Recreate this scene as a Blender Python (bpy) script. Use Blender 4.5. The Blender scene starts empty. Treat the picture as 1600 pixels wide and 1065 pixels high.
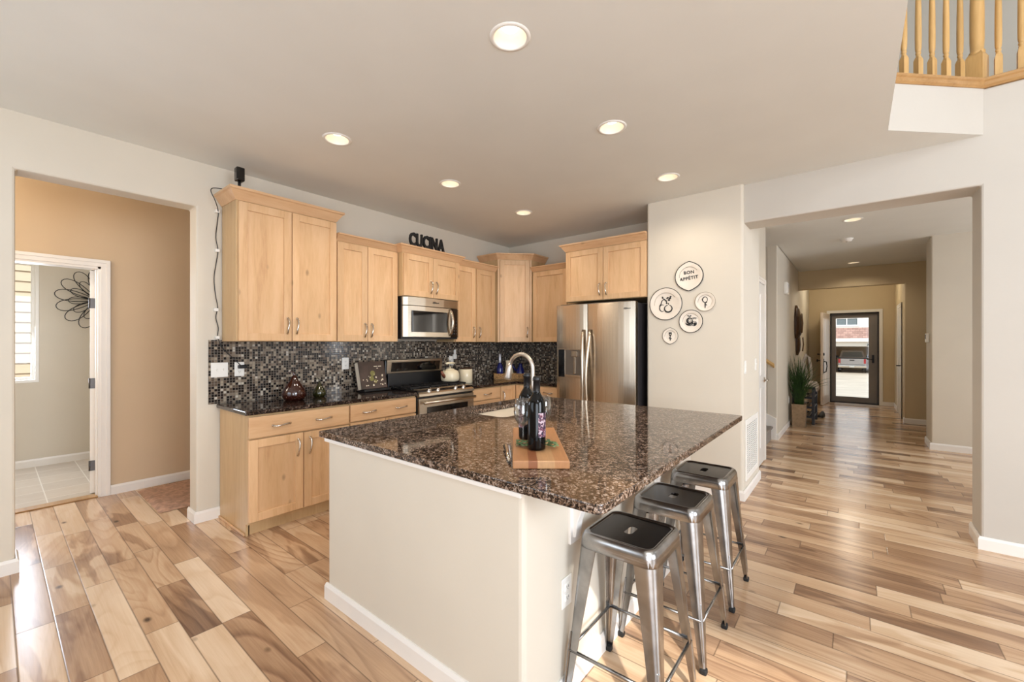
import bpy, bmesh, math, random
from mathutils import Vector, Matrix
from mathutils.geometry import tessellate_polygon

C = bpy.context.scene.collection
SC = bpy.context.scene
PI = math.pi
R = random.Random(7)

# ------------------------------------------------------------------ camera, world, sun, window and fill light, exposure
cam_data = bpy.data.cameras.new('camera')
cam = bpy.data.objects.new('camera', cam_data)
C.objects.link(cam)
cam.location = (0, 0, 1.36)
cam.rotation_euler = (PI / 2, 0, -math.atan2(660.53, 536))   # +X is 39 deg to the right of the view
cam_data.sensor_width = 36
cam_data.lens = 36 * 660.53 / 1600
cam_data.shift_y = 3.5 / 1600
cam_data.clip_start = 0.02
cam_data.clip_end = 300
SC.camera = cam

world = bpy.data.worlds.new('sky')
SC.world = world
world.use_nodes = True
wn = world.node_tree.nodes
wn['Background'].inputs[0].default_value = (0.80, 0.90, 1.0, 1)
wn['Background'].inputs[1].default_value = 1.6

def light(name, kind, loc, direction, energy, color=(1, 1, 1), **kw):
    d = bpy.data.lights.new(name, kind)
    d.energy = energy
    d.color = color
    for k, v in kw.items():
        setattr(d, k, v)
    o = bpy.data.objects.new(name, d)
    C.objects.link(o)
    o.location = loc
    o.rotation_euler = Vector(direction).to_track_quat('-Z', 'Y').to_euler()
    return o

DAY = (0.90, 0.965, 1.06)
light('sun', 'SUN', (-8, -8, 14), (0.29, 0.30, -0.38), 5.0, (1.0, 0.96, 0.89), angle=math.radians(1.5))
# daylight entering through the great-room windows (behind and to the right of the camera), plus added fill
light('window_light_high', 'AREA', (-1.42, -3.1, 4.3), (1, 0.45, -0.40), 50, DAY, shape='RECTANGLE', size=1.8, size_y=1.05)
light('window_light_patio', 'AREA', (-1.42, -1.65, 1.15), (1, 0.2, 0.25), 80, DAY, shape='RECTANGLE', size=2.4, size_y=2.1)
light('fill_light_nook', 'AREA', (-1.42, 2.4, 1.6), (1, 0.05, 0.3), 14, DAY, shape='RECTANGLE', size=2.0, size_y=1.3)  # added fill to lift the dim left wall and ceiling; this window is invented
light('window_light_side', 'AREA', (0.6, -4.9, 2.1), (-0.1, 1, -0.12), 240, DAY, shape='RECTANGLE', size=2.6, size_y=2.7)
light('window_light_dining', 'AREA', (5.95, -4.9, 1.65), (0, 1, 0.05), 110, DAY, shape='RECTANGLE', size=2.0, size_y=1.4)
light('window_light_laundry', 'AREA', (-0.15, 6.98, 1.6), (0.1, -1, -0.15), 46, (0.84, 0.95, 1.12), shape='RECTANGLE', size=0.9, size_y=1.3)
light('fill_light_upstairs', 'AREA', (5.0, -4.4, 4.7), (0, 1, 0), 16, DAY, shape='RECTANGLE', size=1.2, size_y=1.2)  # added fill to brighten the landing; no window opening behind it

SC.view_settings.view_transform = 'Standard'
SC.view_settings.look = 'None'
SC.view_settings.gamma = 1.0
SC.view_settings.use_curve_mapping = False
SC.view_settings.exposure = 0.0
SC.cycles.max_bounces = 9
SC.cycles.diffuse_bounces = 6
SC.cycles.glossy_bounces = 5
SC.cycles.transmission_bounces = 6
SC.cycles.transparent_max_bounces = 10
SC.cycles.caustics_reflective = False
SC.cycles.caustics_refractive = False
SC.cycles.sample_clamp_indirect = 4.0
SC.cycles.use_denoising = True

# ------------------------------------------------------------------ helpers: scene graph
def thing(name, label, cat, loc=(0, 0, 0), rotz=0.0, group=None):
    o = bpy.data.objects.new(name, None)
    C.objects.link(o)
    o.empty_display_size = 0.05
    o.location = loc
    o.rotation_euler = (0, 0, rotz)
    o['label'] = label
    o['category'] = cat
    if group:
        o['group'] = group
    return o

def tag(o, label, cat, group=None):
    o['label'] = label
    o['category'] = cat
    if group:
        o['group'] = group
    return o

def dup(root, loc, rotz=0.0, label=None):
    r = root.copy()
    C.objects.link(r)
    r.location = loc
    r.rotation_euler = (0, 0, rotz)
    if label:
        r['label'] = label
    for ch in list(root.children):
        c = ch.copy()
        C.objects.link(c)
        c.parent = r
        for g in list(ch.children):
            d = g.copy()
            C.objects.link(d)
            d.parent = c
    return r

class B:
    """collects shapes in world (or local) coordinates; obj() links them as one mesh object"""
    def __init__(s):
        s.bm = bmesh.new()

    def merge(s, bm, mat=0):
        me = bpy.data.meshes.new('tmp')
        for f in bm.faces:
            f.material_index = mat
        bm.to_mesh(me)
        s.bm.from_mesh(me)
        bpy.data.meshes.remove(me)
        bm.free()
        return s

    def box(s, x0, x1, y0, y1, z0, z1, bev=0.0, seg=2, mat=0, M=None):
        b = bmesh.new()
        bmesh.ops.create_cube(b, size=1.0)
        sx, sy, sz = abs(x1 - x0), abs(y1 - y0), abs(z1 - z0)
        for v in b.verts:
            v.co = Vector(((x0 + x1) / 2 + v.co.x * sx, (y0 + y1) / 2 + v.co.y * sy, (z0 + z1) / 2 + v.co.z * sz))
        if bev > 0:
            bev = min(bev, 0.49 * min(sx, sy, sz))
            bmesh.ops.bevel(b, geom=list(b.edges), offset=bev, segments=seg, profile=0.5, affect='EDGES')
        if M is not None:
            b.transform(M)
        return s.merge(b, mat)

    def tube(s, pts, r, n=8, closed=False, caps=True, mat=0, flat=None):
        pts = [Vector(p) for p in pts]
        rr = r if isinstance(r, (list, tuple)) else [r] * len(pts)
        b = bmesh.new()
        rings = []
        N = len(pts)
        prev = None
        for i, p in enumerate(pts):
            if closed:
                t = pts[(i + 1) % N] - pts[i - 1]
            else:
                t = pts[min(i + 1, N - 1)] - pts[max(i - 1, 0)]
            if t.length < 1e-9:
                t = Vector((0, 0, 1))
            t.normalize()
            if prev is None:
                a = Vector((0, 0, 1)) if abs(t.z) < 0.9 else Vector((1, 0, 0))
                u = a - t * a.dot(t)
            else:
                u = prev - t * prev.dot(t)
                if u.length < 1e-6:
                    u = t.orthogonal()
            u.normalize()
            prev = u
            w = t.cross(u)
            rings.append([b.verts.new(p + (u * math.cos(k * 2 * PI / n) + w * math.sin(k * 2 * PI / n) * (flat or 1.0)) * rr[i]) for k in range(n)])
        for i in range(N if closed else N - 1):
            A, D = rings[i], rings[(i + 1) % N]
            for k in range(n):
                b.faces.new((A[k], A[(k + 1) % n], D[(k + 1) % n], D[k]))
        if caps and not closed:
            b.faces.new(rings[0][::-1])
            b.faces.new(rings[-1])
        for f in b.faces:
            f.smooth = True
        return s.merge(b, mat)

    def lathe(s, prof, c=(0, 0, 0), n=32, mat=0, smooth=True, M=None):
        """prof: list of (radius, z)"""
        b = bmesh.new()
        rings = []
        for (r, z) in prof:
            if r < 1e-6:
                rings.append([b.verts.new((0, 0, z))])
            else:
                rings.append([b.verts.new((r * math.cos(k * 2 * PI / n), r * math.sin(k * 2 * PI / n), z)) for k in range(n)])
        for A, D in zip(rings, rings[1:]):
            if len(A) == 1 and len(D) == 1:
                continue
            for k in range(n):
                k2 = (k + 1) % n
                if len(A) == 1:
                    f = b.faces.new((A[0], D[k2], D[k]))
                elif len(D) == 1:
                    f = b.faces.new((A[k], A[k2], D[0]))
                else:
                    f = b.faces.new((A[k], A[k2], D[k2], D[k]))
                f.smooth = smooth
        T = Matrix.Translation(Vector(c))
        b.transform(T @ M if M is not None else T)
        return s.merge(b, mat)

    def plate(s, loops, lo, hi, axis='z', mat=0, bev=0.0):
        """extruded polygon with holes; loops of 2-D points; axis the extrusion axis"""
        def P(p, h):
            return {'z': (p[0], p[1], h), 'y': (p[0], h, p[1]), 'x': (h, p[0], p[1])}[axis]
        b = bmesh.new()
        flat = [p for L in loops for p in L]
        va = [b.verts.new(P(p, lo)) for p in flat]
        vb = [b.verts.new(P(p, hi)) for p in flat]
        for t in tessellate_polygon([[Vector((p[0], p[1], 0)) for p in L] for L in loops]):
            try:
                b.faces.new([va[i] for i in t])
                b.faces.new([vb[i] for i in reversed(t)])
            except ValueError:
                pass
        k = 0
        for L in loops:
            m = len(L)
            for i in range(m):
                a, c = k + i, k + (i + 1) % m
                b.faces.new((va[a], va[c], vb[c], vb[a]))
            k += m
        bmesh.ops.recalc_face_normals(b, faces=list(b.faces))
        if len(loops) == 1:
            bmesh.ops.dissolve_limit(b, angle_limit=0.001, verts=list(b.verts), edges=list(b.edges))
        if bev > 0:
            es = [e for e in b.edges if len(e.link_faces) == 2 and e.calc_face_angle(0) > 0.5]
            bmesh.ops.bevel(b, geom=es, offset=bev, segments=2, profile=0.5, affect='EDGES')
        return s.merge(b, mat)

    def loft(s, polys, mat=0, caps=True, smooth=False, closed=True):
        """skin a list of equal-length 3-D loops"""
        b = bmesh.new()
        rings = [[b.verts.new(p) for p in L] for L in polys]
        n = len(rings[0])
        for A, D in zip(rings, rings[1:]):
            for k in range(n if closed else n - 1):
                f = b.faces.new((A[k], A[(k + 1) % n], D[(k + 1) % n], D[k]))
                f.smooth = smooth
        if caps and closed:
            b.faces.new(rings[0][::-1])
            b.faces.new(rings[-1])
        bmesh.ops.recalc_face_normals(b, faces=list(b.faces))
        return s.merge(b, mat)

    def ball(s, c, rx, ry=None, rz=None, mat=0, sub=2, M=None):
        b = bmesh.new()
        bmesh.ops.create_icosphere(b, subdivisions=sub, radius=1)
        for v in b.verts:
            v.co = Vector((v.co.x * rx, v.co.y * (ry or rx), v.co.z * (rz or rx)))
        for f in b.faces:
            f.smooth = True
        if M is not None:
            b.transform(M)
        b.transform(Matrix.Translation(Vector(c)))
        return s.merge(b, mat)

    def obj(s, name, mat, parent=None, kind=None, world=True, smooth_angle=None):
        """one mesh object; with a parent the verts are shifted into the parent's frame when world is True"""
        me = bpy.data.meshes.new(name)
        if parent is not None and world:
            Mi = local_matrix(parent).inverted()
            s.bm.transform(Mi)
        bmesh.ops.recalc_face_normals(s.bm, faces=list(s.bm.faces)) if False else None
        if smooth_angle:
            for f in s.bm.faces:
                f.smooth = True
        s.bm.to_mesh(me)
        s.bm.free()
        if smooth_angle:
            me.set_sharp_from_angle(angle=math.radians(smooth_angle))
        for m in (mat if isinstance(mat, (list, tuple)) else [mat]):
            me.materials.append(m)
        o = bpy.data.objects.new(name, me)
        C.objects.link(o)
        if parent is not None:
            o.parent = parent
        if kind:
            o['kind'] = kind
        return o

def local_matrix(o):
    m = Matrix.Translation(o.location) @ o.rotation_euler.to_matrix().to_4x4()
    return local_matrix(o.parent) @ m if o.parent else m

def arc(c, r, a0, a1, n, plane='xy', h=0.0):
    out = []
    for i in range(n + 1):
        a = math.radians(a0 + (a1 - a0) * i / n)
        x, y = c[0] + r * math.cos(a), c[1] + r * math.sin(a)
        out.append((x, y))
    return out

def rrect(x0, x1, y0, y1, r, n=5):
    """rounded rectangle, counter-clockwise"""
    return (arc((x1 - r, y0 + r), r, -90, 0, n) + arc((x1 - r, y1 - r), r, 0, 90, n) +
            arc((x0 + r, y1 - r), r, 90, 180, n) + arc((x0 + r, y0 + r), r, 180, 270, n))

def text_mesh(txt, size, extrude, offset=0.0, space=1.0, align='LEFT'):
    """mesh of solid letters lying in XY, thickness along Z"""
    cu = bpy.data.curves.new('letters', 'FONT')
    cu.body = txt
    cu.size = size
    cu.extrude = extrude
    cu.offset = offset
    cu.space_character = space
    cu.align_x = align
    cu.resolution_u = 3
    o = bpy.data.objects.new('letters', cu)
    C.objects.link(o)
    dg = bpy.context.evaluated_depsgraph_get()
    me = bpy.data.meshes.new_from_object(o.evaluated_get(dg))
    b = bmesh.new()
    b.from_mesh(me)
    bpy.data.objects.remove(o)
    bpy.data.curves.remove(cu)
    bpy.data.meshes.remove(me)
    return b

# ------------------------------------------------------------------ helpers: materials
def lin(c):
    return tuple(((v / 255) / 12.92 if v / 255 <= 0.04045 else ((v / 255 + 0.055) / 1.055) ** 2.4) for v in c) + (1,)

class Mat:
    def __init__(s, name):
        s.m = bpy.data.materials.new(name)
        s.m.use_nodes = True
        s.t = s.m.node_tree
        s.p = s.t.nodes['Principled BSDF']
        s.out = s.t.nodes['Material Output']

    def n(s, kind, **kw):
        nd = s.t.nodes.new(kind)
        for k, v in kw.items():
            if k.startswith('i_'):
                nd.inputs[int(k[2:])].default_value = v
            else:
                setattr(nd, k, v)
        return nd

    def l(s, a, b):
        s.t.links.new(a, b)

    def math(s, op, a, b=None, c=None, clamp=False):
        nd = s.n('ShaderNodeMath', operation=op)
        nd.use_clamp = clamp
        for i, v in enumerate((a, b, c)):
            if v is None:
                continue
            if isinstance(v, (int, float)):
                nd.inputs[i].default_value = v
            else:
                s.l(v, nd.inputs[i])
        return nd.outputs[0]

    def obj_coords(s, scale=(1, 1, 1), rot=(0, 0, 0), geo=False):
        if geo:
            src = s.n('ShaderNodeNewGeometry').outputs['Position']
        else:
            src = s.n('ShaderNodeTexCoord').outputs['Object']
        mp = s.n('ShaderNodeMapping')
        mp.inputs['Scale'].default_value = scale
        mp.inputs['Rotation'].default_value = rot
        s.l(src, mp.inputs['Vector'])
        return mp.outputs[0]

    def noise(s, vec, scale=5, detail=3, rough=0.5, dist=0.0):
        nd = s.n('ShaderNodeTexNoise')
        nd.inputs['Scale'].default_value = scale
        nd.inputs['Detail'].default_value = detail
        nd.inputs['Roughness'].default_value = rough
        nd.inputs['Distortion'].default_value = dist
        if vec is not None:
            s.l(vec, nd.inputs['Vector'])
        return nd.outputs[0]

    def ramp(s, fac, stops, interp='LINEAR'):
        nd = s.n('ShaderNodeValToRGB')
        cr = nd.color_ramp
        cr.interpolation = interp
        while len(cr.elements) < len(stops):
            cr.elements.new(0.5)
        for e, (p, c) in zip(cr.elements, stops):
            e.position = p
            e.color = c if len(c) == 4 else tuple(c) + (1,)
        s.l(fac, nd.inputs[0])
        return nd.outputs[0]

    def mix(s, fac, a, b, blend='MIX'):
        nd = s.n('ShaderNodeMix', data_type='RGBA', blend_type=blend)
        for i, v in ((0, fac), (6, a), (7, b)):
            if isinstance(v, (int, float, tuple)):
                nd.inputs[i].default_value = v
            else:
                s.l(v, nd.inputs[i])
        return nd.outputs[2]

    def bump(s, height, strength=0.2, dist=0.01):
        nd = s.n('ShaderNodeBump')
        nd.inputs['Strength'].default_value = strength
        nd.inputs['Distance'].default_value = dist
        s.l(height, nd.inputs['Height'])
        s.l(nd.outputs[0], s.p.inputs['Normal'])

    def set(s, color=None, rough=None, metal=None, spec=None, coat=None, emit=None, estr=None):
        p = s.p
        if color is not None:
            if isinstance(color, tuple):
                p.inputs['Base Color'].default_value = color
            else:
                s.l(color, p.inputs['Base Color'])
        if rough is not None:
            if isinstance(rough, (int, float)):
                p.inputs['Roughness'].default_value = rough
            else:
                s.l(rough, p.inputs['Roughness'])
        if metal is not None:
            p.inputs['Metallic'].default_value = metal
        if spec is not None:
            p.inputs['Specular IOR Level'].default_value = spec
        if coat is not None:
            p.inputs['Coat Weight'].default_value = coat
        if emit is not None:
            p.inputs['Emission Color'].default_value = emit
            p.inputs['Emission Strength'].default_value = estr
        return s.m

def plain(name, rgb, rough=0.5, metal=0.0, spec=0.5, var=0.04, scale=8.0, bump=0.0, bscale=60.0):
    m = Mat(name)
    v = m.obj_coords()
    c = lin(rgb)
    lo = tuple(max(0, x * (1 - var)) for x in c[:3]) + (1,)
    hi = tuple(min(1, x * (1 + var)) for x in c[:3]) + (1,)
    m.set(m.ramp(m.noise(v, scale, 3), [(0.3, lo), (0.7, hi)]), rough, metal, spec)
    if bump:
        m.bump(m.noise(v, bscale, 3), bump, 0.003)
    return m.m

def paint(name, rgb, rough=0.62):
    m = Mat(name)
    v = m.obj_coords(geo=True)
    c = lin(rgb)
    lo = tuple(x * 0.985 for x in c[:3]) + (1,)
    hi = tuple(min(1, x * 1.015) for x in c[:3]) + (1,)
    m.set(m.ramp(m.noise(v, 3.0, 2), [(0.3, lo), (0.7, hi)]), rough, 0, 0.3)
    m.bump(m.noise(v, 45, 3, 0.55), 0.10, 0.004)
    return m.m

def thin_glass(name, tint=(1, 1, 1, 1), refl=0.06, power=4.0):
    """clear pane: passes light straight through and mirrors more at grazing angles"""
    m = Mat(name)
    t = m.n('ShaderNodeBsdfTransparent')
    t.inputs[0].default_value = tint
    g = m.n('ShaderNodeBsdfGlossy')
    g.inputs['Roughness'].default_value = 0.01
    lw = m.n('ShaderNodeLayerWeight')
    lw.inputs['Blend'].default_value = 0.5
    f = m.math('POWER', lw.outputs['Facing'], power)
    f = m.math('MULTIPLY_ADD', f, 0.75, refl, True)
    x = m.n('ShaderNodeMixShader')
    m.l(f, x.inputs[0])
    m.l(t.outputs[0], x.inputs[1])
    m.l(g.outputs[0], x.inputs[2])
    m.l(x.outputs[0], m.out.inputs['Surface'])
    return m.m

M = {}
M['wall'] = paint('cream_wall_paint', (214, 206, 191))
M['wall_great'] = paint('pale_wall_paint', (196, 190, 180))
M['wall_tan'] = paint('tan_wall_paint', (209, 186, 156))
M['wall_entry'] = paint('khaki_wall_paint', (204, 186, 152))
M['ceiling'] = paint('ceiling_paint', (226, 227, 222))
M['trim'] = plain('white_trim_paint', (236, 232, 226), 0.35, var=0.01)
M['white'] = plain('white_plastic', (238, 236, 230), 0.35, var=0.01)
M['white_gloss'] = plain('white_enamel_door', (236, 234, 230), 0.25, var=0.01)
M['black'] = plain('black_plastic', (18, 18, 20), 0.35)
M['black_gloss'] = plain('black_gloss', (10, 10, 12), 0.06, spec=0.6)
M['black_matte'] = plain('black_matte', (22, 20, 20), 0.6)
M['steel_dark'] = plain('dark_grey_side', (52, 50, 52), 0.45)
M['black_wood'] = plain('black_painted_wood', (24, 23, 30), 0.3)
M['chrome'] = plain('polished_nickel', (205, 198, 188), 0.16, 1.0, var=0.02)
M['bronze'] = plain('oil_rubbed_bronze', (46, 40, 38), 0.35, 0.7)
M['hinge'] = plain('dark_hinge_metal', (90, 86, 84), 0.35, 0.8)
M['ivory'] = plain('ivory_enamel', (232, 220, 190), 0.22, var=0.02)
M['paper'] = plain('paper_pages', (226, 214, 194), 0.8, scale=120, var=0.08)
M['blue_glaze'] = plain('cobalt_glaze', (24, 30, 92), 0.12)
M['silver_foil'] = plain('silver_capsule', (170, 170, 175), 0.3, 0.7)
M['red_plastic'] = plain('red_plastic', (170, 38, 60), 0.4)
M['blue_plastic'] = plain('navy_plastic', (36, 38, 92), 0.4)
M['carpet'] = plain('grey_carpet', (146, 138, 130), 0.95, scale=220, var=0.25, bump=0.6, bscale=300)
M['rug'] = plain('brown_rug', (176, 140, 118), 0.95, scale=30, var=0.3, bump=0.8, bscale=160)
M['cloth'] = plain('pale_cloth', (206, 198, 192), 0.9, scale=25, var=0.12, bump=0.3, bscale=120)
M['ground'] = plain('concrete_drive', (176, 166, 152), 0.9, scale=0.8, var=0.10)
M['siding'] = plain('pale_siding', (232, 222, 214), 0.7, var=0.02)
M['siding_tan'] = plain('tan_siding', (206, 188, 164), 0.7, var=0.02)
M['pane'] = plain('window_pane', (110, 120, 124), 0.08, spec=0.8)
M['truck_paint'] = plain('grey_truck_paint', (186, 182, 182), 0.25, 0.4)
M['tail_red'] = plain('red_lamp_lens', (200, 40, 50), 0.15)
M['rubber'] = plain('black_rubber', (20, 20, 20), 0.7)
M['garage'] = plain('garage_drywall', (228, 206, 166), 0.8)
M['oak'] = None

def wood(name, light_c, mid_c, dark_c, axis='z', rough=0.35, knots=True, amt=0.5):
    m = Mat(name)
    sc = {'z': (9, 9, 1.0), 'x': (1.0, 9, 9), 'y': (9, 1.0, 9)}[axis]
    v = m.obj_coords(sc)
    rnd = m.n('ShaderNodeObjectInfo').outputs['Random']
    ad = m.n('ShaderNodeVectorMath', operation='ADD')
    m.l(v, ad.inputs[0])
    sh = m.n('ShaderNodeCombineXYZ')
    m.l(m.math('MULTIPLY', rnd, 40), sh.inputs[0])
    m.l(m.math('MULTIPLY', rnd, 23), sh.inputs[2])
    m.l(sh.outputs[0], ad.inputs[1])
    base = m.noise(ad.outputs[0], 1.1, 4, 0.55, 0.9)
    fine = m.noise(ad.outputs[0], 9.0, 3, 0.6, 0.3)
    mixv = m.math('MULTIPLY_ADD', fine, 0.35, m.math('MULTIPLY', base, 0.75))
    col = m.ramp(mixv, [(0.30, lin(dark_c)), (0.47, lin(mid_c)), (0.68, lin(light_c))])
    tone = m.math('MULTIPLY_ADD', rnd, 0.16, 0.90)
    cc = m.n('ShaderNodeCombineXYZ')
    for i in range(3):
        m.l(tone, cc.inputs[i])
    col = m.mix(1.0, col, cc.outputs[0], 'MULTIPLY')
    if knots:
        kv = m.obj_coords({'z': (3.0, 3.0, 1.6), 'x': (1.6, 3, 3), 'y': (3, 1.6, 3)}[axis])
        ad2 = m.n('ShaderNodeVectorMath', operation='ADD')
        m.l(kv, ad2.inputs[0])
        m.l(sh.outputs[0], ad2.inputs[1])
        vo = m.n('ShaderNodeTexVoronoi')
        vo.inputs['Scale'].default_value = 1.6
        m.l(ad2.outputs[0], vo.inputs['Vector'])
        k = m.ramp(vo.outputs['Distance'], [(0.03, (0.55, 0.55, 0.55, 1)), (0.085, (0, 0, 0, 1))])
        col = m.mix(k, col, lin(tuple(int(x * 0.62) for x in dark_c)))
    m.set(col, rough, 0, 0.4)
    m.bump(fine, 0.04, 0.002)
    return m.m

M['maple'] = wood('maple_vertical', (224, 186, 144), (214, 174, 130), (194, 150, 110))
M['maple_h'] = wood('maple_horizontal', (222, 184, 142), (212, 170, 128), (190, 146, 106), 'x')
M['maple_hy'] = wood('maple_horizontal_back', (222, 184, 142), (212, 170, 128), (190, 146, 106), 'y')
M['maple_side'] = wood('maple_side_panel', (206, 176, 132), (196, 164, 120), (180, 146, 104), knots=False)
M['oak'] = wood('honey_oak', (212, 174, 116), (196, 156, 98), (170, 128, 76), knots=False)
M['oak_h'] = wood('honey_oak_trim', (182, 142, 92), (166, 126, 78), (140, 100, 60), 'y', knots=False)
M['dark_carved'] = wood('dark_carved_wood', (84, 58, 36), (58, 38, 24), (30, 20, 14), knots=False)

def floor_mat():
    m = Mat('hickory_planks')
    pos = m.n('ShaderNodeNewGeometry').outputs['Position']
    sep = m.n('ShaderNodeSeparateXYZ')
    m.l(pos, sep.inputs[0])
    X, Y = sep.outputs[0], sep.outputs[1]
    W = 0.1275
    u = m.math('DIVIDE', m.math('SUBTRACT', X, 0.07), W)
    row = m.math('FLOOR', u)
    fu = m.math('FRACT', u)
    wn1 = m.n('ShaderNodeTexWhiteNoise', noise_dimensions='1D')
    m.l(row, wn1.inputs['W'])
    r1 = wn1.outputs['Value']
    Ln = m.math('MULTIPLY_ADD', r1, 0.45, 0.62)
    vv = m.math('ADD', m.math('DIVIDE', Y, Ln), m.math('MULTIPLY', r1, 37.0))
    # irregular plank ends
    cell = m.math('FLOOR', vv)
    fv = m.math('FRACT', vv)
    wn2 = m.n('ShaderNodeTexWhiteNoise', noise_dimensions='2D')
    cx = m.n('ShaderNodeCombineXYZ')
    m.l(row, cx.inputs[0])
    m.l(cell, cx.inputs[1])
    m.l(cx.outputs[0], wn2.inputs['Vector'])
    rid = wn2.outputs['Value']
    rcol = wn2.outputs['Color']
    # per-plank shifted grain coordinates
    off = m.n('ShaderNodeVectorMath', operation='MULTIPLY_ADD')
    m.l(rcol, off.inputs[0])
    off.inputs[1].default_value = (31, 17, 9)
    st = m.n('ShaderNodeVectorMath', operation='MULTIPLY')
    m.l(pos, st.inputs[0])
    st.inputs[1].default_value = (5.5, 1.0, 1.0)
    m.l(st.outputs[0], off.inputs[2])
    big = m.noise(off.outputs[0], 1.1, 2, 0.5, 0.6)
    heart = m.ramp(m.noise(off.outputs[0], 0.85, 3, 0.5, 1.1), [(0.47, (0, 0, 0, 1)), (0.53, (1, 1, 1, 1))])
    # growth-ring lines: contour bands of a stretched noise
    cont = m.noise(off.outputs[0], 0.55, 1.5, 0.4, 0.7)
    band = m.math('FRACT', m.math('MULTIPLY', cont, 17.0))
    ring = m.ramp(band, [(0.0, (1, 1, 1, 1)), (0.30, (0.25, 0.25, 0.25, 1)), (0.85, (0, 0, 0, 1)), (1.0, (1, 1, 1, 1))])
    st2 = m.n('ShaderNodeVectorMath', operation='MULTIPLY')
    m.l(off.outputs[0], st2.inputs[0])
    st2.inputs[1].default_value = (9.0, 1.4, 1.0)
    fine = m.noise(st2.outputs[0], 2.2, 4, 0.65, 0.25)
    spr = m.n('ShaderNodeSeparateXYZ')
    m.l(rcol, spr.inputs[0])
    tone = m.math('ADD', m.math('MULTIPLY_ADD', rid, 0.46, 0.20), m.math('MULTIPLY', big, 0.34))
    tone = m.math('SUBTRACT', tone, m.math('MULTIPLY', m.math('MULTIPLY', heart, spr.outputs[1]), 0.27))
    tone = m.math('SUBTRACT', tone, m.math('MULTIPLY', m.math('MULTIPLY', ring, spr.outputs[2]), 0.20))
    tone = m.math('ADD', tone, m.math('MULTIPLY', m.math('SUBTRACT', fine, 0.5), 0.26))
    col = m.ramp(tone, [(0.06, lin((108, 80, 62))), (0.28, lin((154, 120, 93))), (0.48, lin((192, 157, 124))),
                        (0.66, lin((214, 184, 152))), (0.90, lin((234, 211, 184)))])
    # knots
    kst = m.n('ShaderNodeVectorMath', operation='MULTIPLY')
    m.l(off.outputs[0], kst.inputs[0])
    kst.inputs[1].default_value = (0.7, 2.2, 1.0)
    vo = m.n('ShaderNodeTexVoronoi')
    vo.inputs['Scale'].default_value = 1.0
    m.l(kst.outputs[0], vo.inputs['Vector'])
    k = m.ramp(vo.outputs['Distance'], [(0.025, (0.9, 0.9, 0.9, 1)), (0.075, (0, 0, 0, 1))])
    col = m.mix(k, col, lin((58, 42, 34)))
    # seams
    du = m.math('MULTIPLY', m.math('MINIMUM', fu, m.math('SUBTRACT', 1.0, fu)), W)
    dv = m.math('MULTIPLY', m.math('MINIMUM', fv, m.math('SUBTRACT', 1.0, fv)), Ln)
    d = m.math('MINIMUM', du, dv)
    seam = m.ramp(d, [(0.0006, (1, 1, 1, 1)), (0.0022, (0, 0, 0, 1))])
    col = m.mix(m.math('MULTIPLY', seam, 0.72), col, lin((70, 50, 38)))
    m.set(col, m.math('MULTIPLY_ADD', fine, 0.10, 0.16), 0, 0.5)
    # hand-scraped ripple and bevelled edges
    st3 = m.n('ShaderNodeVectorMath', operation='MULTIPLY')
    m.l(off.outputs[0], st3.inputs[0])
    st3.inputs[1].default_value = (0.9, 7.0, 1.0)
    rip = m.noise(st3.outputs[0], 1.6, 2, 0.5, 0.3)
    edge = m.ramp(d, [(0.0, (0, 0, 0, 1)), (0.004, (1, 1, 1, 1))])
    h = m.math('ADD', m.math('MULTIPLY', rip, 0.35), edge)
    m.bump(h, 0.26, 0.0014)
    return m.m
M['floor'] = floor_mat()

def granite_mat():
    m = Mat('brown_speckled_granite')
    v = m.obj_coords(geo=True)
    wv = m.n('ShaderNodeVectorMath', operation='ADD')
    nz = m.n('ShaderNodeTexNoise')
    nz.inputs['Scale'].default_value = 90
    nz.inputs['Detail'].default_value = 3
    m.l(v, nz.inputs['Vector'])
    sc = m.n('ShaderNodeVectorMath', operation='SCALE')
    sc.inputs['Scale'].default_value = 0.014
    m.l(nz.outputs['Color'], sc.inputs[0])
    m.l(v, wv.inputs[0])
    m.l(sc.outputs[0], wv.inputs[1])
    vo = m.n('ShaderNodeTexVoronoi')
    vo.inputs['Scale'].default_value = 190
    m.l(wv.outputs[0], vo.inputs['Vector'])
    sp = m.n('ShaderNodeSeparateXYZ')
    m.l(vo.outputs['Color'], sp.inputs[0])
    vo2 = m.n('ShaderNodeTexVoronoi')
    vo2.inputs['Scale'].default_value = 75
    m.l(wv.outputs[0], vo2.inputs['Vector'])
    sp2 = m.n('ShaderNodeSeparateXYZ')
    m.l(vo2.outputs['Color'], sp2.inputs[0])
    blot = m.noise(v, 120, 3, 0.7)
    f = m.math('ADD', m.math('MULTIPLY', sp.outputs[0], 0.40), m.math('MULTIPLY', sp2.outputs[1], 0.28))
    f = m.math('ADD', f, m.math('MULTIPLY', blot, 0.42))
    col = m.ramp(f, [(0.38, lin((18, 15, 16))), (0.48, lin((46, 36, 31))), (0.56, lin((86, 67, 54))),
                     (0.66, lin((126, 102, 83))), (0.78, lin((166, 150, 138)))])
    m.set(col, 0.05, 0, 0.55)
    return m.m
M['granite'] = granite_mat()

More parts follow.
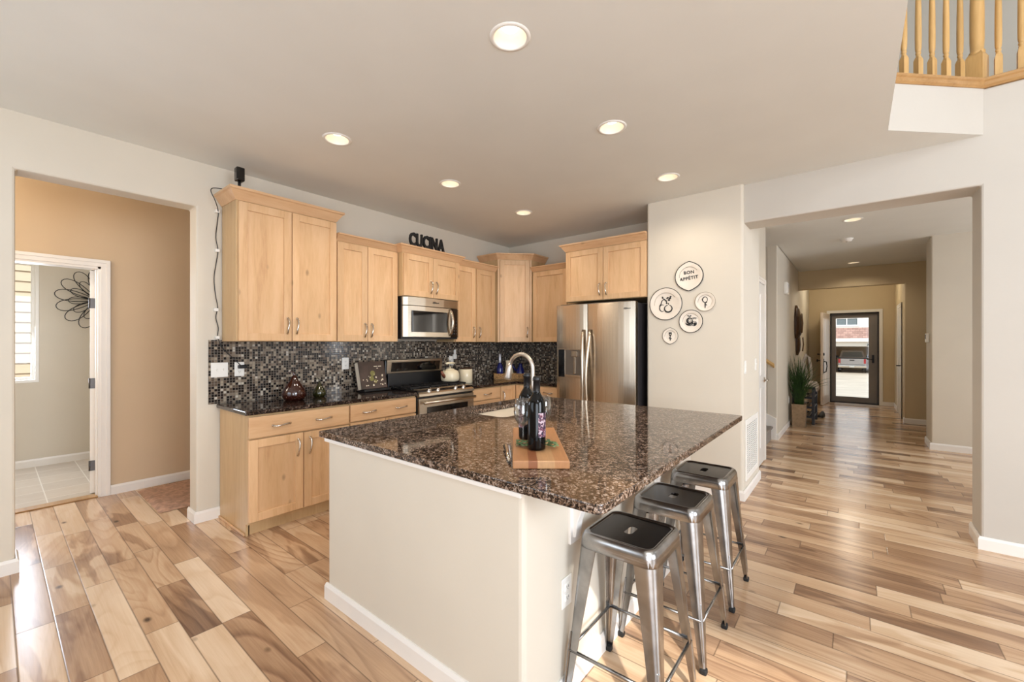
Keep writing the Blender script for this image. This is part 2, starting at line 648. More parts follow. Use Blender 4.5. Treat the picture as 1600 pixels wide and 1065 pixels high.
def granite_dark():
    m = Mat('dark_granite')
    v = m.obj_coords(geo=True)
    vo = m.n('ShaderNodeTexVoronoi')
    vo.inputs['Scale'].default_value = 150
    m.l(v, vo.inputs['Vector'])
    sp = m.n('ShaderNodeSeparateXYZ')
    m.l(vo.outputs['Color'], sp.inputs[0])
    f = m.math('ADD', m.math('MULTIPLY', sp.outputs[0], 0.6), m.math('MULTIPLY', m.noise(v, 22, 3, 0.6), 0.55))
    col = m.ramp(f, [(0.30, lin((12, 10, 11))), (0.58, lin((30, 23, 21))), (0.78, lin((66, 50, 42))), (0.93, lin((120, 106, 98)))])
    m.set(col, 0.06, 0, 0.55)
    return m.m
M['granite_dark'] = granite_dark()

def mosaic_mat():
    m = Mat('glass_mosaic_tile')
    pos = m.n('ShaderNodeNewGeometry').outputs['Position']
    sep = m.n('ShaderNodeSeparateXYZ')
    m.l(pos, sep.inputs[0])
    P = 0.0205
    u = m.math('DIVIDE', m.math('SUBTRACT', sep.outputs[0], sep.outputs[1]), P)
    w = m.math('DIVIDE', sep.outputs[2], P)
    cu, cw = m.math('FLOOR', u), m.math('FLOOR', w)
    fu, fw = m.math('FRACT', u), m.math('FRACT', w)
    wn = m.n('ShaderNodeTexWhiteNoise', noise_dimensions='2D')
    cx = m.n('ShaderNodeCombineXYZ')
    m.l(cu, cx.inputs[0])
    m.l(cw, cx.inputs[1])
    m.l(cx.outputs[0], wn.inputs['Vector'])
    col = m.ramp(wn.outputs['Value'], [(0.0, lin((16, 13, 14))), (0.30, lin((34, 27, 25))), (0.45, lin((92, 78, 66))),
                                       (0.62, lin((128, 114, 98))), (0.80, lin((158, 146, 128))), (0.95, lin((196, 188, 174)))], 'CONSTANT')
    d = m.math('MINIMUM', m.math('MINIMUM', fu, m.math('SUBTRACT', 1.0, fu)), m.math('MINIMUM', fw, m.math('SUBTRACT', 1.0, fw)))
    g = m.ramp(d, [(0.055, (1, 1, 1, 1)), (0.085, (0, 0, 0, 1))])
    col = m.mix(g, col, lin((120, 110, 98)))
    rr = m.math('MULTIPLY_ADD', g, 0.6, 0.12)
    m.set(col, rr, 0, 0.5)
    m.bump(m.ramp(d, [(0.04, (0, 0, 0, 1)), (0.12, (1, 1, 1, 1))]), 0.35, 0.002)
    return m.m
M['mosaic'] = mosaic_mat()

def steel_mat(name, rgb, rough, axis='z', metal=1.0, streak=0.10):
    m = Mat(name)
    sc = {'z': (60, 60, 0.6), 'x': (0.6, 60, 60), 'y': (60, 0.6, 60)}[axis]
    v = m.obj_coords(sc)
    nz = m.noise(v, 3, 2)
    c = lin(rgb)
    lo = tuple(x * (1 - streak) for x in c[:3]) + (1,)
    hi = tuple(min(1, x * (1 + streak)) for x in c[:3]) + (1,)
    m.set(m.ramp(nz, [(0.3, lo), (0.7, hi)]), m.math('MULTIPLY_ADD', nz, 0.08, rough - 0.04), metal)
    m.bump(nz, 0.03, 0.001)
    return m.m
M['steel'] = steel_mat('brushed_stainless', (196, 182, 164), 0.24, 'z')
M['steel_h'] = steel_mat('brushed_stainless_horizontal', (196, 185, 168), 0.30, 'x', streak=0.06)
M['sink_steel'] = steel_mat('satin_sink_steel', (214, 204, 190), 0.30, 'x')
M['nickel'] = steel_mat('brushed_nickel', (206, 199, 190), 0.34, 'z', streak=0.03)

def gun_mat():
    m = Mat('raw_gunmetal')
    v = m.obj_coords()
    nz = m.noise(v, 7, 4, 0.6, 0.4)
    col = m.ramp(nz, [(0.30, lin((134, 133, 133))), (0.70, lin((184, 183, 182)))])
    m.set(col, m.math('MULTIPLY_ADD', m.noise(v, 14, 3), 0.16, 0.16), 1.0)
    return m.m
M['gunmetal'] = gun_mat()
M['gun_seat'] = plain('dark_gunmetal_seat', (70, 68, 68), 0.27, 1.0, var=0.12, scale=4)

def vinyl_mat():
    m = Mat('stone_look_tile')
    v = m.obj_coords(geo=True)
    br = m.n('ShaderNodeTexBrick')
    br.offset = 0.0
    br.inputs['Scale'].default_value = 1.0
    br.inputs['Mortar Size'].default_value = 0.004
    br.inputs['Brick Width'].default_value = 0.305
    br.inputs['Row Height'].default_value = 0.305
    br.inputs['Color1'].default_value = lin((184, 166, 144))
    br.inputs['Color2'].default_value = lin((168, 150, 128))
    br.inputs['Mortar'].default_value = lin((222, 214, 200))
    m.l(v, br.inputs['Vector'])
    n1 = m.noise(v, 9, 4, 0.6, 0.8)
    col = m.mix(m.math('MULTIPLY', n1, 0.55), br.outputs[0], lin((206, 198, 186)))
    m.set(col, 0.3, 0, 0.4)
    return m.m
M['vinyl'] = vinyl_mat()

def shingle_mat():
    m = Mat('red_brown_shingles')
    v = m.obj_coords((1, 1, 1))
    sep = m.n('ShaderNodeSeparateXYZ')
    m.l(v, sep.inputs[0])
    cx = m.n('ShaderNodeCombineXYZ')
    m.l(sep.outputs[1], cx.inputs[0])
    m.l(sep.outputs[0], cx.inputs[1])
    br = m.n('ShaderNodeTexBrick')
    br.inputs['Scale'].default_value = 1.0
    br.inputs['Mortar Size'].default_value = 0.012
    br.inputs['Brick Width'].default_value = 0.30
    br.inputs['Row Height'].default_value = 0.18
    br.inputs['Color1'].default_value = lin((168, 132, 120))
    br.inputs['Color2'].default_value = lin((128, 94, 86))
    br.inputs['Mortar'].default_value = lin((100, 66, 60))
    m.l(cx.outputs[0], br.inputs['Vector'])
    m.set(m.mix(m.math('MULTIPLY', m.noise(v, 6, 3), 0.5), br.outputs[0], lin((178, 150, 138))), 0.9)
    return m.m
M['shingle'] = shingle_mat()

def board_mat():
    m = Mat('striped_walnut_board')
    v = m.obj_coords()
    sep = m.n('ShaderNodeSeparateXYZ')
    m.l(v, sep.inputs[0])
    f = m.math('MULTIPLY_ADD', sep.outputs[1], 1 / 0.215, 0.5)
    stripe = m.ramp(f, [(0.0, lin((196, 140, 92))), (0.26, lin((206, 160, 112))), (0.56, lin((150, 92, 58))), (0.72, lin((190, 136, 90)))], 'CONSTANT')
    st = m.n('ShaderNodeVectorMath', operation='MULTIPLY')
    m.l(v, st.inputs[0])
    st.inputs[1].default_value = (6, 60, 20)
    g = m.noise(st.outputs[0], 1.5, 3, 0.6, 0.5)
    col = m.mix(m.math('MULTIPLY', g, 0.5), stripe, lin((128, 82, 50)))
    m.set(col, 0.4)
    return m.m
M['board'] = board_mat()

def leaf_mat(name, a, b):
    m = Mat(name)
    v = m.obj_coords()
    m.set(m.ramp(m.noise(v, 14, 2), [(0.3, lin(a)), (0.7, lin(b))]), 0.5)
    return m.m
M['grass'] = leaf_mat('grass_leaf', (34, 62, 26), (74, 108, 48))
M['herb'] = leaf_mat('herb_leaf', (40, 72, 38), (126, 152, 100))
M['amber'] = plain('amber_glass', (52, 20, 12), 0.05, spec=0.9, var=0.2)
M['olive'] = plain('olive_glass', (44, 44, 16), 0.05, spec=0.9, var=0.2)
M['wine_bottle'] = plain('black_bottle_glass', (4, 4, 5), 0.06, spec=0.35)
M['wicker'] = plain('wicker', (176, 138, 92), 0.7, scale=90, var=0.5, bump=0.8, bscale=110)
M['fryglass'] = thin_glass('storm_door_glass', (0.97, 0.98, 0.98, 1), 0.03)
M['wineglass'] = thin_glass('clear_glassware', (0.90, 0.91, 0.91, 1), 0.10, 1.8)
M['winpane'] = thin_glass('window_glass', (0.98, 0.99, 0.99, 1), 0.02)

def label_mat():
    m = Mat('printed_wine_label')
    v = m.obj_coords()
    a = m.noise(v, 90, 2)
    c1 = m.ramp(a, [(0.40, lin((186, 168, 176))), (0.46, lin((120, 60, 78))), (0.52, lin((44, 36, 56)))], 'CONSTANT')
    m.set(c1, 0.6)
    return m.m
M['wine_label'] = label_mat()

def bulb_mat():
    m = Mat('lit_bulb')
    m.set((0.9, 0.85, 0.75, 1), 0.4, emit=(1.0, 0.92, 0.78, 1), estr=2.6)
    return m.m
M['bulb'] = bulb_mat()
M['can'] = plain('ivory_can_baffle', (240, 232, 216), 0.5, var=0.01)
M['decal'] = plain('white_plate_glaze', (232, 222, 208), 0.3, var=0.01)
M['ink'] = plain('black_ink', (22, 20, 20), 0.5)
M['ink_soft'] = plain('grey_ink', (150, 138, 120), 0.5)
M['cover'] = plain('dark_book_cover', (70, 56, 50), 0.35, var=0.35, scale=9)
M['cover_dots'] = plain('pale_print', (226, 214, 190), 0.5)
M['cover_green'] = plain('olive_print', (130, 124, 70), 0.5)

# ------------------------------------------------------------------ the setting
ST = 'structure'
def rect(x0, x1, y0, y1):
    return [(x0, y0), (x1, y0), (x1, y1), (x0, y1)]
def circle(x, y, r, n=28):
    return [(x + r * math.cos(2 * PI * k / n), y + r * math.sin(2 * PI * k / n)) for k in range(n)]

B().plate([rect(-1.5, 12.3, -5.0, 5.26)], -0.05, 0.0).obj('floor', M['floor'], kind=ST)
B().plate([rect(-1.3, 1.7, 5.26, 7.03)], -0.05, 0.0).obj('floor_laundry', M['vinyl'], kind=ST)
B().box(-0.15, 0.615, 5.19, 5.30, 0.0, 0.012, 0.004).obj('trim_threshold', M['oak_h'], kind=ST)

CANS = [(x, y) for y in (2.71, 1.204) for x in (1.47, 2.494, 3.535)]
HALL_CANS = [(6.04, 0.02), (9.27, 0.02)]
CAN_R = 0.074
ceil_loops = [[(-1.5, -0.165), (3.66, -0.165), (4.13, -0.65), (4.13, 3.87), (-1.5, 3.87)]]
B().plate(ceil_loops + [circle(x, y, CAN_R) for x, y in CANS], 2.735, 2.747).obj('ceiling', M['ceiling'], kind=ST)
B().box(4.13, 4.72, 1.59, 3.88, 2.735, 2.747).obj('ceiling_alcove', M['ceiling'], kind=ST)
B().plate([rect(4.3, 12.25, -4.0, 0.84), ] + [circle(x, y, CAN_R) for x, y in HALL_CANS], 2.735, 2.747).obj('ceiling_hall', M['ceiling'], kind=ST)
B().box(5.5, 7.1, 0.83, 2.75, 2.7352, 2.747).obj('ceiling_stair', M['ceiling'], kind=ST)
B().plate([rect(-1.5, 4.2, 3.87, 5.32)], 2.735, 2.747).obj('ceiling_passage', M['ceiling'], kind=ST)
B().plate([rect(-1.42, 1.82, 5.32, 7.16)], 2.735, 2.85).obj('ceiling_laundry', M['ceiling'], kind=ST)
B().plate([rect(-1.6, 12.4, -5.15, 5.4)], 5.5, 5.6).obj('ceiling_upper', M['ceiling'], kind=ST)
# storey above: floor plate, fascia, loft walls
B().plate([[(3.70, -0.10), (4.16, -0.60), (4.16, -5.0), (12.4, -5.0), (12.4, 5.4), (-1.5, 5.4), (-1.5, -0.05), (3.66, -0.05)]], 2.93, 3.04).obj('floor_upper', M['ceiling'], kind=ST)
B().box(-1.5, 3.66, -0.165, -0.05, 2.747, 5.5).obj('wall_fascia', M['wall_great'], kind=ST)
B().plate([[(3.655, -0.168), (4.148, -0.676), (4.19, -0.60), (3.70, -0.06)]], 2.7356, 3.04).obj('wall_fascia_angled', M['wall_great'], kind=ST)
B().box(5.9, 6.0, -5.0, 0.5, 3.04, 5.5).obj('wall_loft', M['wall_great'], kind=ST)
B().box(3.66, 5.9, 0.42, 0.5, 3.04, 5.5).obj('wall_loft_side', M['wall_great'], kind=ST)
# kitchen walls
B().plate([[(-1.5, 0), (0.09, 0), (0.09, 2.395), (0.978, 2.395), (0.978, 0), (4.83, 0), (4.83, 2.765), (-1.5, 2.765)]], 3.87, 4.04, 'y', bev=0.012).obj('wall_left', M['wall'], kind=ST)
B().box(4.705, 4.83, 1.602, 3.87, 0, 2.735).obj('wall_back', M['wall'], kind=ST)
B().plate([[(4.09, 0.75), (4.88, 0.75), (4.88, 0.83), (5.85, 0.83), (5.85, 2.7), (4.83, 2.7), (4.83, 1.6), (4.09, 1.6)]], 0, 2.765, 'z', bev=0.018).obj('wall_pantry', M['wall'], kind=ST)
B().plate([[(-5.0, 0), (-0.648, 0), (-0.648, 2.405), (0.80, 2.405), (0.80, 2.765), (-0.645, 2.765), (-0.645, 3.04), (-5.0, 3.04)]], 4.13, 4.41, 'x', bev=0.012).obj('wall_right', M['wall_great'], kind=ST)
# great room walls with their window openings plus an added nook opening (behind and to the right of the camera)
B().plate([rect(-5.0, 5.32, 0, 5.5), rect(-2.9, -0.4, 0.05, 2.25), rect(-4.0, -2.2, 3.8, 4.85), rect(1.35, 3.45, 0.92, 2.28)], -1.6, -1.5, 'x').obj('wall_rear', M['wall_great'], kind=ST)
B().plate([rect(-1.6, 12.4, 0, 5.5), rect(-0.8, 2.0, 0.7, 3.5), rect(4.9, 7.0, 0.9, 2.4)], -5.15, -5.0, 'y').obj('wall_side', M['wall_great'], kind=ST)
B().box(-4.2, -1.6, 0.2, 5.2, 2.5, 2.6).obj('sun_block_roof', M['ceiling'], kind=ST)  # unseen roof added to keep the sun out of the nook opening
# passage and laundry
B().plate([[(-1.5, 0), (-0.147, 0), (-0.147, 2.035), (0.613, 2.035), (0.613, 0), (4.2, 0), (4.2, 2.735), (-1.5, 2.735)]], 5.196, 5.32, 'y').obj('wall_passage', M['wall_tan'], kind=ST)
B().box(4.1, 4.2, 4.04, 5.196, 0, 2.735).obj('wall_passage_end', M['wall_tan'], kind=ST)
B().plate([rect(-1.3, 1.7, 0, 2.735), rect(-0.62, 0.336, 0.927, 2.276)], 7.03, 7.16, 'y').obj('wall_laundry', M['wall'], kind=ST)
B().box(1.7, 1.82, 5.32, 7.16, 0, 2.735).obj('wall_laundry_right', M['wall'], kind=ST)
B().box(-1.42, -1.3, 5.32, 7.16, 0, 2.735).obj('wall_laundry_left', M['wall'], kind=ST)
# hall
B().box(6.97, 12.25, 0.85, 0.98, 0, 2.765, 0.012).obj('wall_hall_left', M['wall'], kind=ST)
B().box(6.97, 7.09, 0.98, 2.7, 0, 2.735).obj('wall_stair', M['wall'], kind=ST)
B().box(4.83, 7.09, 2.7, 2.82, 0, 2.735).obj('wall_stair_end', M['wall'], kind=ST)
B().box(7.6, 8.1, -4.0, -0.76, 0, 2.765, 0.012).obj('wall_dining', M['wall'], kind=ST)
B().plate([[(-4.0, 0), (-0.66, 0), (-0.66, 2.385), (0.86, 2.385), (0.86, 2.765), (-4.0, 2.765)]], 9.82, 9.96, 'x', bev=0.012).obj('wall_entry_arch', M['wall_entry'], kind=ST)
B().box(9.96, 12.25, -0.80, -0.66, 0, 2.735).obj('wall_entry_right', M['wall_entry'], kind=ST)
B().plate([[(-4.0, 0), (-0.41, 0), (-0.41, 2.05), (0.45, 2.05), (0.45, 0), (0.98, 0), (0.98, 2.735), (-4.0, 2.735)]], 12.25, 12.40, 'x').obj('wall_front', M['wall_entry'], kind=ST)

# baseboards: eased-top profile swept along a wall run (points run with the wall on the left)
def baseboard(name, pts, h=0.085, t=0.014, mat='trim'):
    b = B()
    P = [Vector((p[0], p[1], 0)) for p in pts]
    n = len(P)
    offs = []
    for i in range(n):
        d0 = (P[i] - P[i - 1]).normalized() if i > 0 else (P[1] - P[0]).normalized()
        d1 = (P[i + 1] - P[i]).normalized() if i < n - 1 else d0
        n0, n1 = Vector((d0.y, -d0.x, 0)), Vector((d1.y, -d1.x, 0))
        m = (n0 + n1)
        m = m / max(0.2, m.length_squared / 2)
        offs.append(m)
    prof = [(0, 0), (t, 0), (t, h * 0.80), (t * 0.45, h), (0, h)]
    rings = [[tuple(P[i] + offs[i] * o + Vector((0, 0, z))) for o, z in prof] for i in range(n)]
    b.loft(rings)
    return b.obj(name, M[mat], kind=ST)

baseboard('baseboard_left', [(-1.5, 3.868), (0.092, 3.868), (0.092, 4.04)])
baseboard('baseboard_pier', [(0.976, 4.04), (0.976, 3.868), (1.128, 3.868)])
baseboard('baseboard_passage', [(0.676, 5.194), (4.1, 5.194)])
baseboard('baseboard_laundry', [(-1.3, 7.028), (1.7, 7.028)])
baseboard('baseboard_pantry', [(4.088, 1.6), (4.088, 0.748), (4.876, 0.748)])
baseboard('baseboard_right', [(4.41, -0.646), (4.128, -0.646), (4.128, -5.0)])
baseboard('baseboard_hall', [(6.968, 0.98), (6.968, 0.848), (12.25, 0.848)])
baseboard('baseboard_dining', [(8.1, -0.758), (7.598, -0.758), (7.598, -4.0)])
baseboard('baseboard_arch', [(9.96, -0.658), (9.818, -0.658), (9.818, -4.0)])
baseboard('baseboard_front', [(12.248, -0.47), (12.248, -0.66), (11.35, -0.658)])

# door and window casings
def casing(name, axis, a0, a1, top, at, sgn, w=0.062, t=0.018, bottom=0.0, kind=ST):
    """U-shaped moulded casing around an opening a0..a1 on the plane axis=at, facing sgn"""
    b = B()
    for (lo, hi, t0, t1) in ((0.0, 1.0, 0.0, t * 0.75), (0.55, 1.0, 0.0, t)):
        i, o = w * lo, w * hi
        U = [(a0 - o, bottom), (a0 - i, bottom), (a0 - i, top + i), (a1 + i, top + i), (a1 + i, bottom), (a1 + o, bottom), (a1 + o, top + o), (a0 - o, top + o)]
        b.plate([U], at, at + sgn * t1, axis, bev=0.002)
    return b.obj(name, M['trim'], kind=kind)

casing('trim_laundry_casing', 'y', -0.147, 0.613, 2.035, 5.196, -1)
b = B()                                         # jamb lining with stop
b.box(0.595, 0.613, 5.19, 5.325, 0, 2.035)
b.box(-0.147, -0.129, 5.19, 5.325, 0, 2.035)
b.box(-0.147, 0.613, 5.19, 5.325, 2.017, 2.035)
b.box(0.585, 0.597, 5.235, 5.27, 0, 2.02)
b.obj('trim_laundry_jamb', M['trim'], kind=ST)

# laundry door, swung open into the laundry: seen along its hinge edge
A = math.radians(9)
dr = bpy.data.objects.new('door_1', None)
C.objects.link(dr)
dr.location = (0.594, 5.328, 0)
dr.rotation_euler = (0, 0, -A)
dr['kind'] = ST
b = B().box(-0.036, 0.0, 0.0, 0.74, 0.012, 2.012, 0.002)
for z0, z1 in ((0.2, 0.95), (1.08, 1.88)):
    for y0, y1 in ((0.1, 0.34), (0.42, 0.66)):
        b.box(-0.040, 0.004, y0, y1, z0, z1, 0.003)
b.obj('door_slab', M['trim'], dr, world=False)
for z in (1.72, 1.0, 0.26):
    b = B().box(-0.034, 0.001, -0.004, 0.002, z - 0.045, z + 0.045, 0.001)
    b.tube([(-0.038, -0.003, z - 0.045), (-0.038, -0.003, z + 0.045)], 0.006, 8)
    b.obj('hinge', M['hinge'], dr, world=False)

# laundry window
b = B()
x0, x1, z0, z1 = -0.62, 0.336, 0.927, 2.276
for (i, y0, y1) in ((0.0, 7.03, 7.10), (0.028, 7.06, 7.12)):
    b.plate([rect(x0 + i, x1 - i, z0 + i, z1 - i), rect(x0 + i + 0.03, x1 - i - 0.03, z0 + i + 0.03, z1 - i - 0.03)], y0, y1, 'y', bev=0.003)
b.obj('window_1', M['white'], kind=ST)
B().box(x0 + 0.05, x1 - 0.05, 7.088, 7.092, z0 + 0.05, z1 - 0.05).obj('window_1_glass', M['winpane'], kind=ST)

# pantry door (closed) in the hall, with its casing and lever
casing('trim_pantry_casing', 'y', 4.965, 5.665, 2.035, 0.83, -1, 0.06, 0.022)
d2 = bpy.data.objects.new('door_2', None)
C.objects.link(d2)
d2.location = (4.97, 0.815, 0)
d2['kind'] = ST
b = B().box(4.968, 5.662, 0.814, 0.829, 0.012, 2.03, 0.002)
for z0, z1 in ((0.2, 0.86), (1.0, 1.9)):
    for xa, xb in ((5.06, 5.27), (5.36, 5.57)):
        b.box(xa, xb, 0.808, 0.82, z0, z1, 0.005)
b.obj('door_slab', M['white_gloss'], d2)
b = B().lathe([(0, 0), (0.03, 0.0), (0.03, 0.006), (0.012, 0.012), (0.012, 0.04), (0, 0.04)], (5.60, 0.814, 0.94), 20, M=Matrix.Rotation(PI / 2, 4, 'X'))
b.tube([(5.60, 0.775, 0.94), (5.56, 0.770, 0.945), (5.49, 0.772, 0.938)], [0.010, 0.009, 0.007], 10)
b.obj('lever', M['chrome'], d2)

# entry side door with casing
casing('trim_entry_casing', 'y', 10.40, 11.24, 2.035, -0.66, 1, 0.062, 0.02)
d3 = bpy.data.objects.new('door_3', None)
C.objects.link(d3)
d3.location = (10.4, -0.655, 0)
d3['kind'] = ST
b = B().box(10.41, 11.23, -0.659, -0.650, 0.012, 2.03)
for z0, z1 in ((0.2, 0.86), (1.0, 1.9)):
    for xa, xb in ((10.52, 10.78), (10.86, 11.12)):
        b.box(xa, xb, -0.66, -0.645, z0, z1, 0.004)
b.obj('door_slab', M['white_gloss'], d3)
b = B().tube([(10.47, -0.655, 0.95), (10.47, -0.60, 0.95), (10.50, -0.595, 0.95), (10.58, -0.597, 0.945)], 0.010, 8)
b.obj('lever', M['bronze'], d3)

# front entry: casing, storm door (glass) and the open entry door
casing('trim_front_casing', 'x', -0.41, 0.45, 2.05, 12.25, -1, 0.06, 0.02)
b = B()
for y0, y1 in ((-0.41, -0.385), (0.425, 0.45)):
    b.box(12.24, 12.40, y0, y1, 0, 2.05)
b.box(12.24, 12.40, -0.41, 0.45, 2.025, 2.05)
b.box(12.24, 12.42, -0.41, 0.45, 0.0, 0.02)
b.obj('trim_front_jamb', M['bronze'], kind=ST)
d4 = bpy.data.objects.new('door_4', None)
C.objects.link(d4)
d4.location = (12.36, 0, 0)
d4['kind'] = ST
B().plate([rect(-0.384, 0.424, 0.022, 2.024), rect(-0.235, 0.345, 0.14, 1.93)], 12.34, 12.375, 'x', bev=0.004).obj('storm_frame', plain('storm_door_grey', (126, 118, 112), 0.4), d4)
B().box(12.355, 12.359, -0.235, 0.345, 0.14, 1.93).obj('storm_glass', M['fryglass'], d4)
b = B().tube([(12.335, 0.345, 1.02), (12.335, -0.235, 1.02)], 0.011, 10)
b.obj('push_bar', M['steel_dark'], d4)
b = B().box(12.325, 12.342, -0.33, -0.29, 0.92, 1.10, 0.004)
b.tube([(12.33, -0.31, 1.0), (12.29, -0.31, 1.0), (12.285, -0.27, 1.0), (12.285, -0.21, 1.0)], 0.008, 8)
b.obj('handle', M['black'], d4)

A = math.radians(6)
d5 = bpy.data.objects.new('door_5', None)
C.objects.link(d5)
d5.location = (12.24, 0.455, 0)
d5.rotation_euler = (0, 0, -A)
d5['kind'] = ST
W5 = 0.84
b = B().box(-W5, 0.0, 0.0, 0.044, 0.012, 2.03, 0.003)
for z0, z1 in ((0.18, 0.84), (0.98, 1.90)):
    for xa, xb in ((-0.74, -0.46), (-0.38, -0.10)):
        b.box(xa, xb, -0.006, 0.01, z0, z1, 0.005)
b.obj('door_slab', plain('entry_door_paint', (226, 212, 198), 0.35), d5, world=False)
b = B().lathe([(0, 0), (0.034, 0.0), (0.034, 0.01), (0.02, 0.018), (0, 0.018)], (-W5 + 0.075, 0.0, 1.12), 18, M=Matrix.Rotation(PI / 2, 4, 'X'))
b.lathe([(0, 0), (0.034, 0.0), (0.034, 0.012), (0.012, 0.02), (0.012, 0.05), (0.026, 0.055), (0.0, 0.075)], (-W5 + 0.075, 0.044, 1.12), 18, M=Matrix.Rotation(-PI / 2, 4, 'X'))
b.obj('deadbolt', M['black'], d5, world=False)
b = B().box(-W5 + 0.05, -W5 + 0.10, -0.010, 0.0, 0.70, 1.02, 0.004)
b.tube([(-W5 + 0.075, -0.005, 0.96), (-W5 + 0.075, -0.05, 0.955), (-W5 + 0.075, -0.062, 0.86), (-W5 + 0.075, -0.045, 0.74), (-W5 + 0.075, -0.005, 0.72)], [0.012, 0.012, 0.010, 0.010, 0.012], 10)
b.lathe([(0, 0), (0.032, 0.0), (0.032, 0.012), (0.012, 0.02), (0.012, 0.05), (0.03, 0.06), (0.026, 0.08), (0.0, 0.085)], (-W5 + 0.075, 0.044, 0.98), 18, M=Matrix.Rotation(-PI / 2, 4, 'X'))
b.obj('grip_handle', M['black'], d5, world=False)
for z in (0.25, 1.1, 1.8):
    B().tube([(0.004, 0.0, z - 0.05), (0.004, 0.0, z + 0.05)], 0.008, 8).obj('hinge', M['black'], d5, world=False)

# backsplash: two tiled faces
b = B()
b.box(1.054, 4.693, 3.858, 3.87, 0.889, 1.385)
b.box(4.693, 4.705, 2.6, 3.87, 0.889, 1.385)
b.obj('wall_backsplash', M['mosaic'], kind=ST)

# staircase behind the pantry door, rising away from the hall
stair = thing('staircase', 'carpeted grey staircase rising behind the pantry door', 'staircase', (6.4, 0.9, 0))
b = B()
for k in range(6):
    y0, z1 = 0.92 + 0.26 * k, 0.19 * (k + 1)
    b.box(5.87, 6.955, y0, 2.69, z1 - 0.19 + (0.0 if k == 0 else 0.0), z1, 0.0)
    b.tube([(5.87, y0 - 0.004, z1 - 0.02), (6.955, y0 - 0.004, z1 - 0.02)], 0.02, 10)
b.obj('carpeted_steps', M['carpet'], stair)
P = [(0.86, 0.0), (0.92, 0.0), (2.68, 1.30), (2.68, 1.62), (0.98, 0.36), (0.86, 0.30)]
B().plate([P], 6.95, 6.968, 'x', bev=0.003).obj('skirt_board', M['trim'], stair)
rail = thing('stair_handrail', 'honey oak handrail on the wall of the carpeted stairs', 'handrail', (6.9, 0.95, 0.95))
pts = [Vector((6.885, 0.875, 1.045)) + Vector((0, 0.26, 0.19)) * k for k in range(6)]
b = B()
prof = [(-0.022, -0.03), (0.022, -0.03), (0.026, 0.0), (0.016, 0.03), (-0.016, 0.03), (-0.026, 0.0)]
b.loft([[(p.x + u, p.y, p.z + w) for u, w in prof] for p in pts])
b.obj('rail', M['oak'], rail)
for k in (1, 4):
    p = pts[k]
    B().tube([(6.968, p.y, p.z - 0.08), (6.92, p.y, p.z - 0.08), (6.89, p.y, p.z - 0.03)], 0.008, 8).obj('bracket', M['hinge'], rail)

# ------------------------------------------------------------------ cabinets
class F:
    """a vertical face frame: origin O, unit U along the face, N outward; adds boxes in (u, n, z)"""
    def __init__(s, O, U, N):
        s.O, s.U, s.N = Vector(O), Vector(U), Vector(N)
        s.M = Matrix(((s.U.x, s.N.x, 0, s.O.x), (s.U.y, s.N.y, 0, s.O.y), (0, 0, 1, s.O.z), (0, 0, 0, 1)))
    def box(s, b, u0, u1, n0, n1, z0, z1, bev=0.0):
        return b.box(u0, u1, n0, n1, z0, z1, bev, M=s.M)
    def P(s, u, n, z):
        return s.M @ Vector((u, n, z))

def pull(parent, fr, u, z, vertical=True, L=0.10):
    """bowed nickel pull on two posts"""
    b = B()
    pts, rad = [], []
    for i in range(13):
        t = i / 12
        s = (t - 0.5) * L * 1.25
        n = 0.006 + 0.026 * math.sin(PI * min(1, max(0, t))) ** 0.55
        w = 0.010 * math.sin((t - 0.5) * PI * 1.6) * 0.45
        pts.append(fr.P(u + w, n, z + s) if vertical else fr.P(u + s, n, z + w))
        rad.append(0.0042 + 0.0028 * abs(math.cos(PI * t)) ** 2 + 0.0012 * math.sin(PI * t))
    b.tube(pts, rad, 8)
    for t in (0.0, 1.0):
        s = (t - 0.5) * L * 1.22
        p = (u, z + s) if vertical else (u + s, z)
        b.ball(fr.P(p[0], 0.006, p[1]), 0.0085, sub=1)
    return b.obj('handle', M['chrome'], parent)

def shaker(parent, fr, u0, u1, z0, z1, hu=None, hz=None, vertical=True, name='door', mat='maple', rail=0.058, t=0.02, mid=False):
    g = 0.0015
    u0, u1 = u0 + g, u1 - g
    b = B()
    r = min(rail, (u1 - u0) * 0.3)
    fr.box(b, u0, u0 + r, 0, t, z0, z1, 0.002)
    fr.box(b, u1 - r, u1, 0, t, z0, z1, 0.002)
    fr.box(b, u0 + r, u1 - r, 0, t, z0, z0 + r, 0.002)
    fr.box(b, u0 + r, u1 - r, 0, t, z1 - r, z1, 0.002)
    d = b.obj(name, M[mat], parent)
    b = B()
    fr.box(b, u0 + r * 0.9, u1 - r * 0.9, 0, t * 0.42, z0 + r * 0.9, z1 - r * 0.9)
    b.obj('panel', M[mat], d)
    if hu is not None:
        pull(d, F(fr.P(0, t, 0), fr.U, fr.N), hu, hz, vertical)
    return d

def slab_drawer(parent, fr, u0, u1, z0, z1, hus, mat='maple_h', t=0.02):
    b = B()
    fr.box(b, u0 + 0.0015, u1 - 0.0015, 0, t, z0, z1, 0.004)
    d = b.obj('drawer', M[mat], parent)
    for hu in hus:
        pull(d, F(fr.P(0, t, 0), fr.U, fr.N), hu, (z0 + z1) / 2, False)
    return d

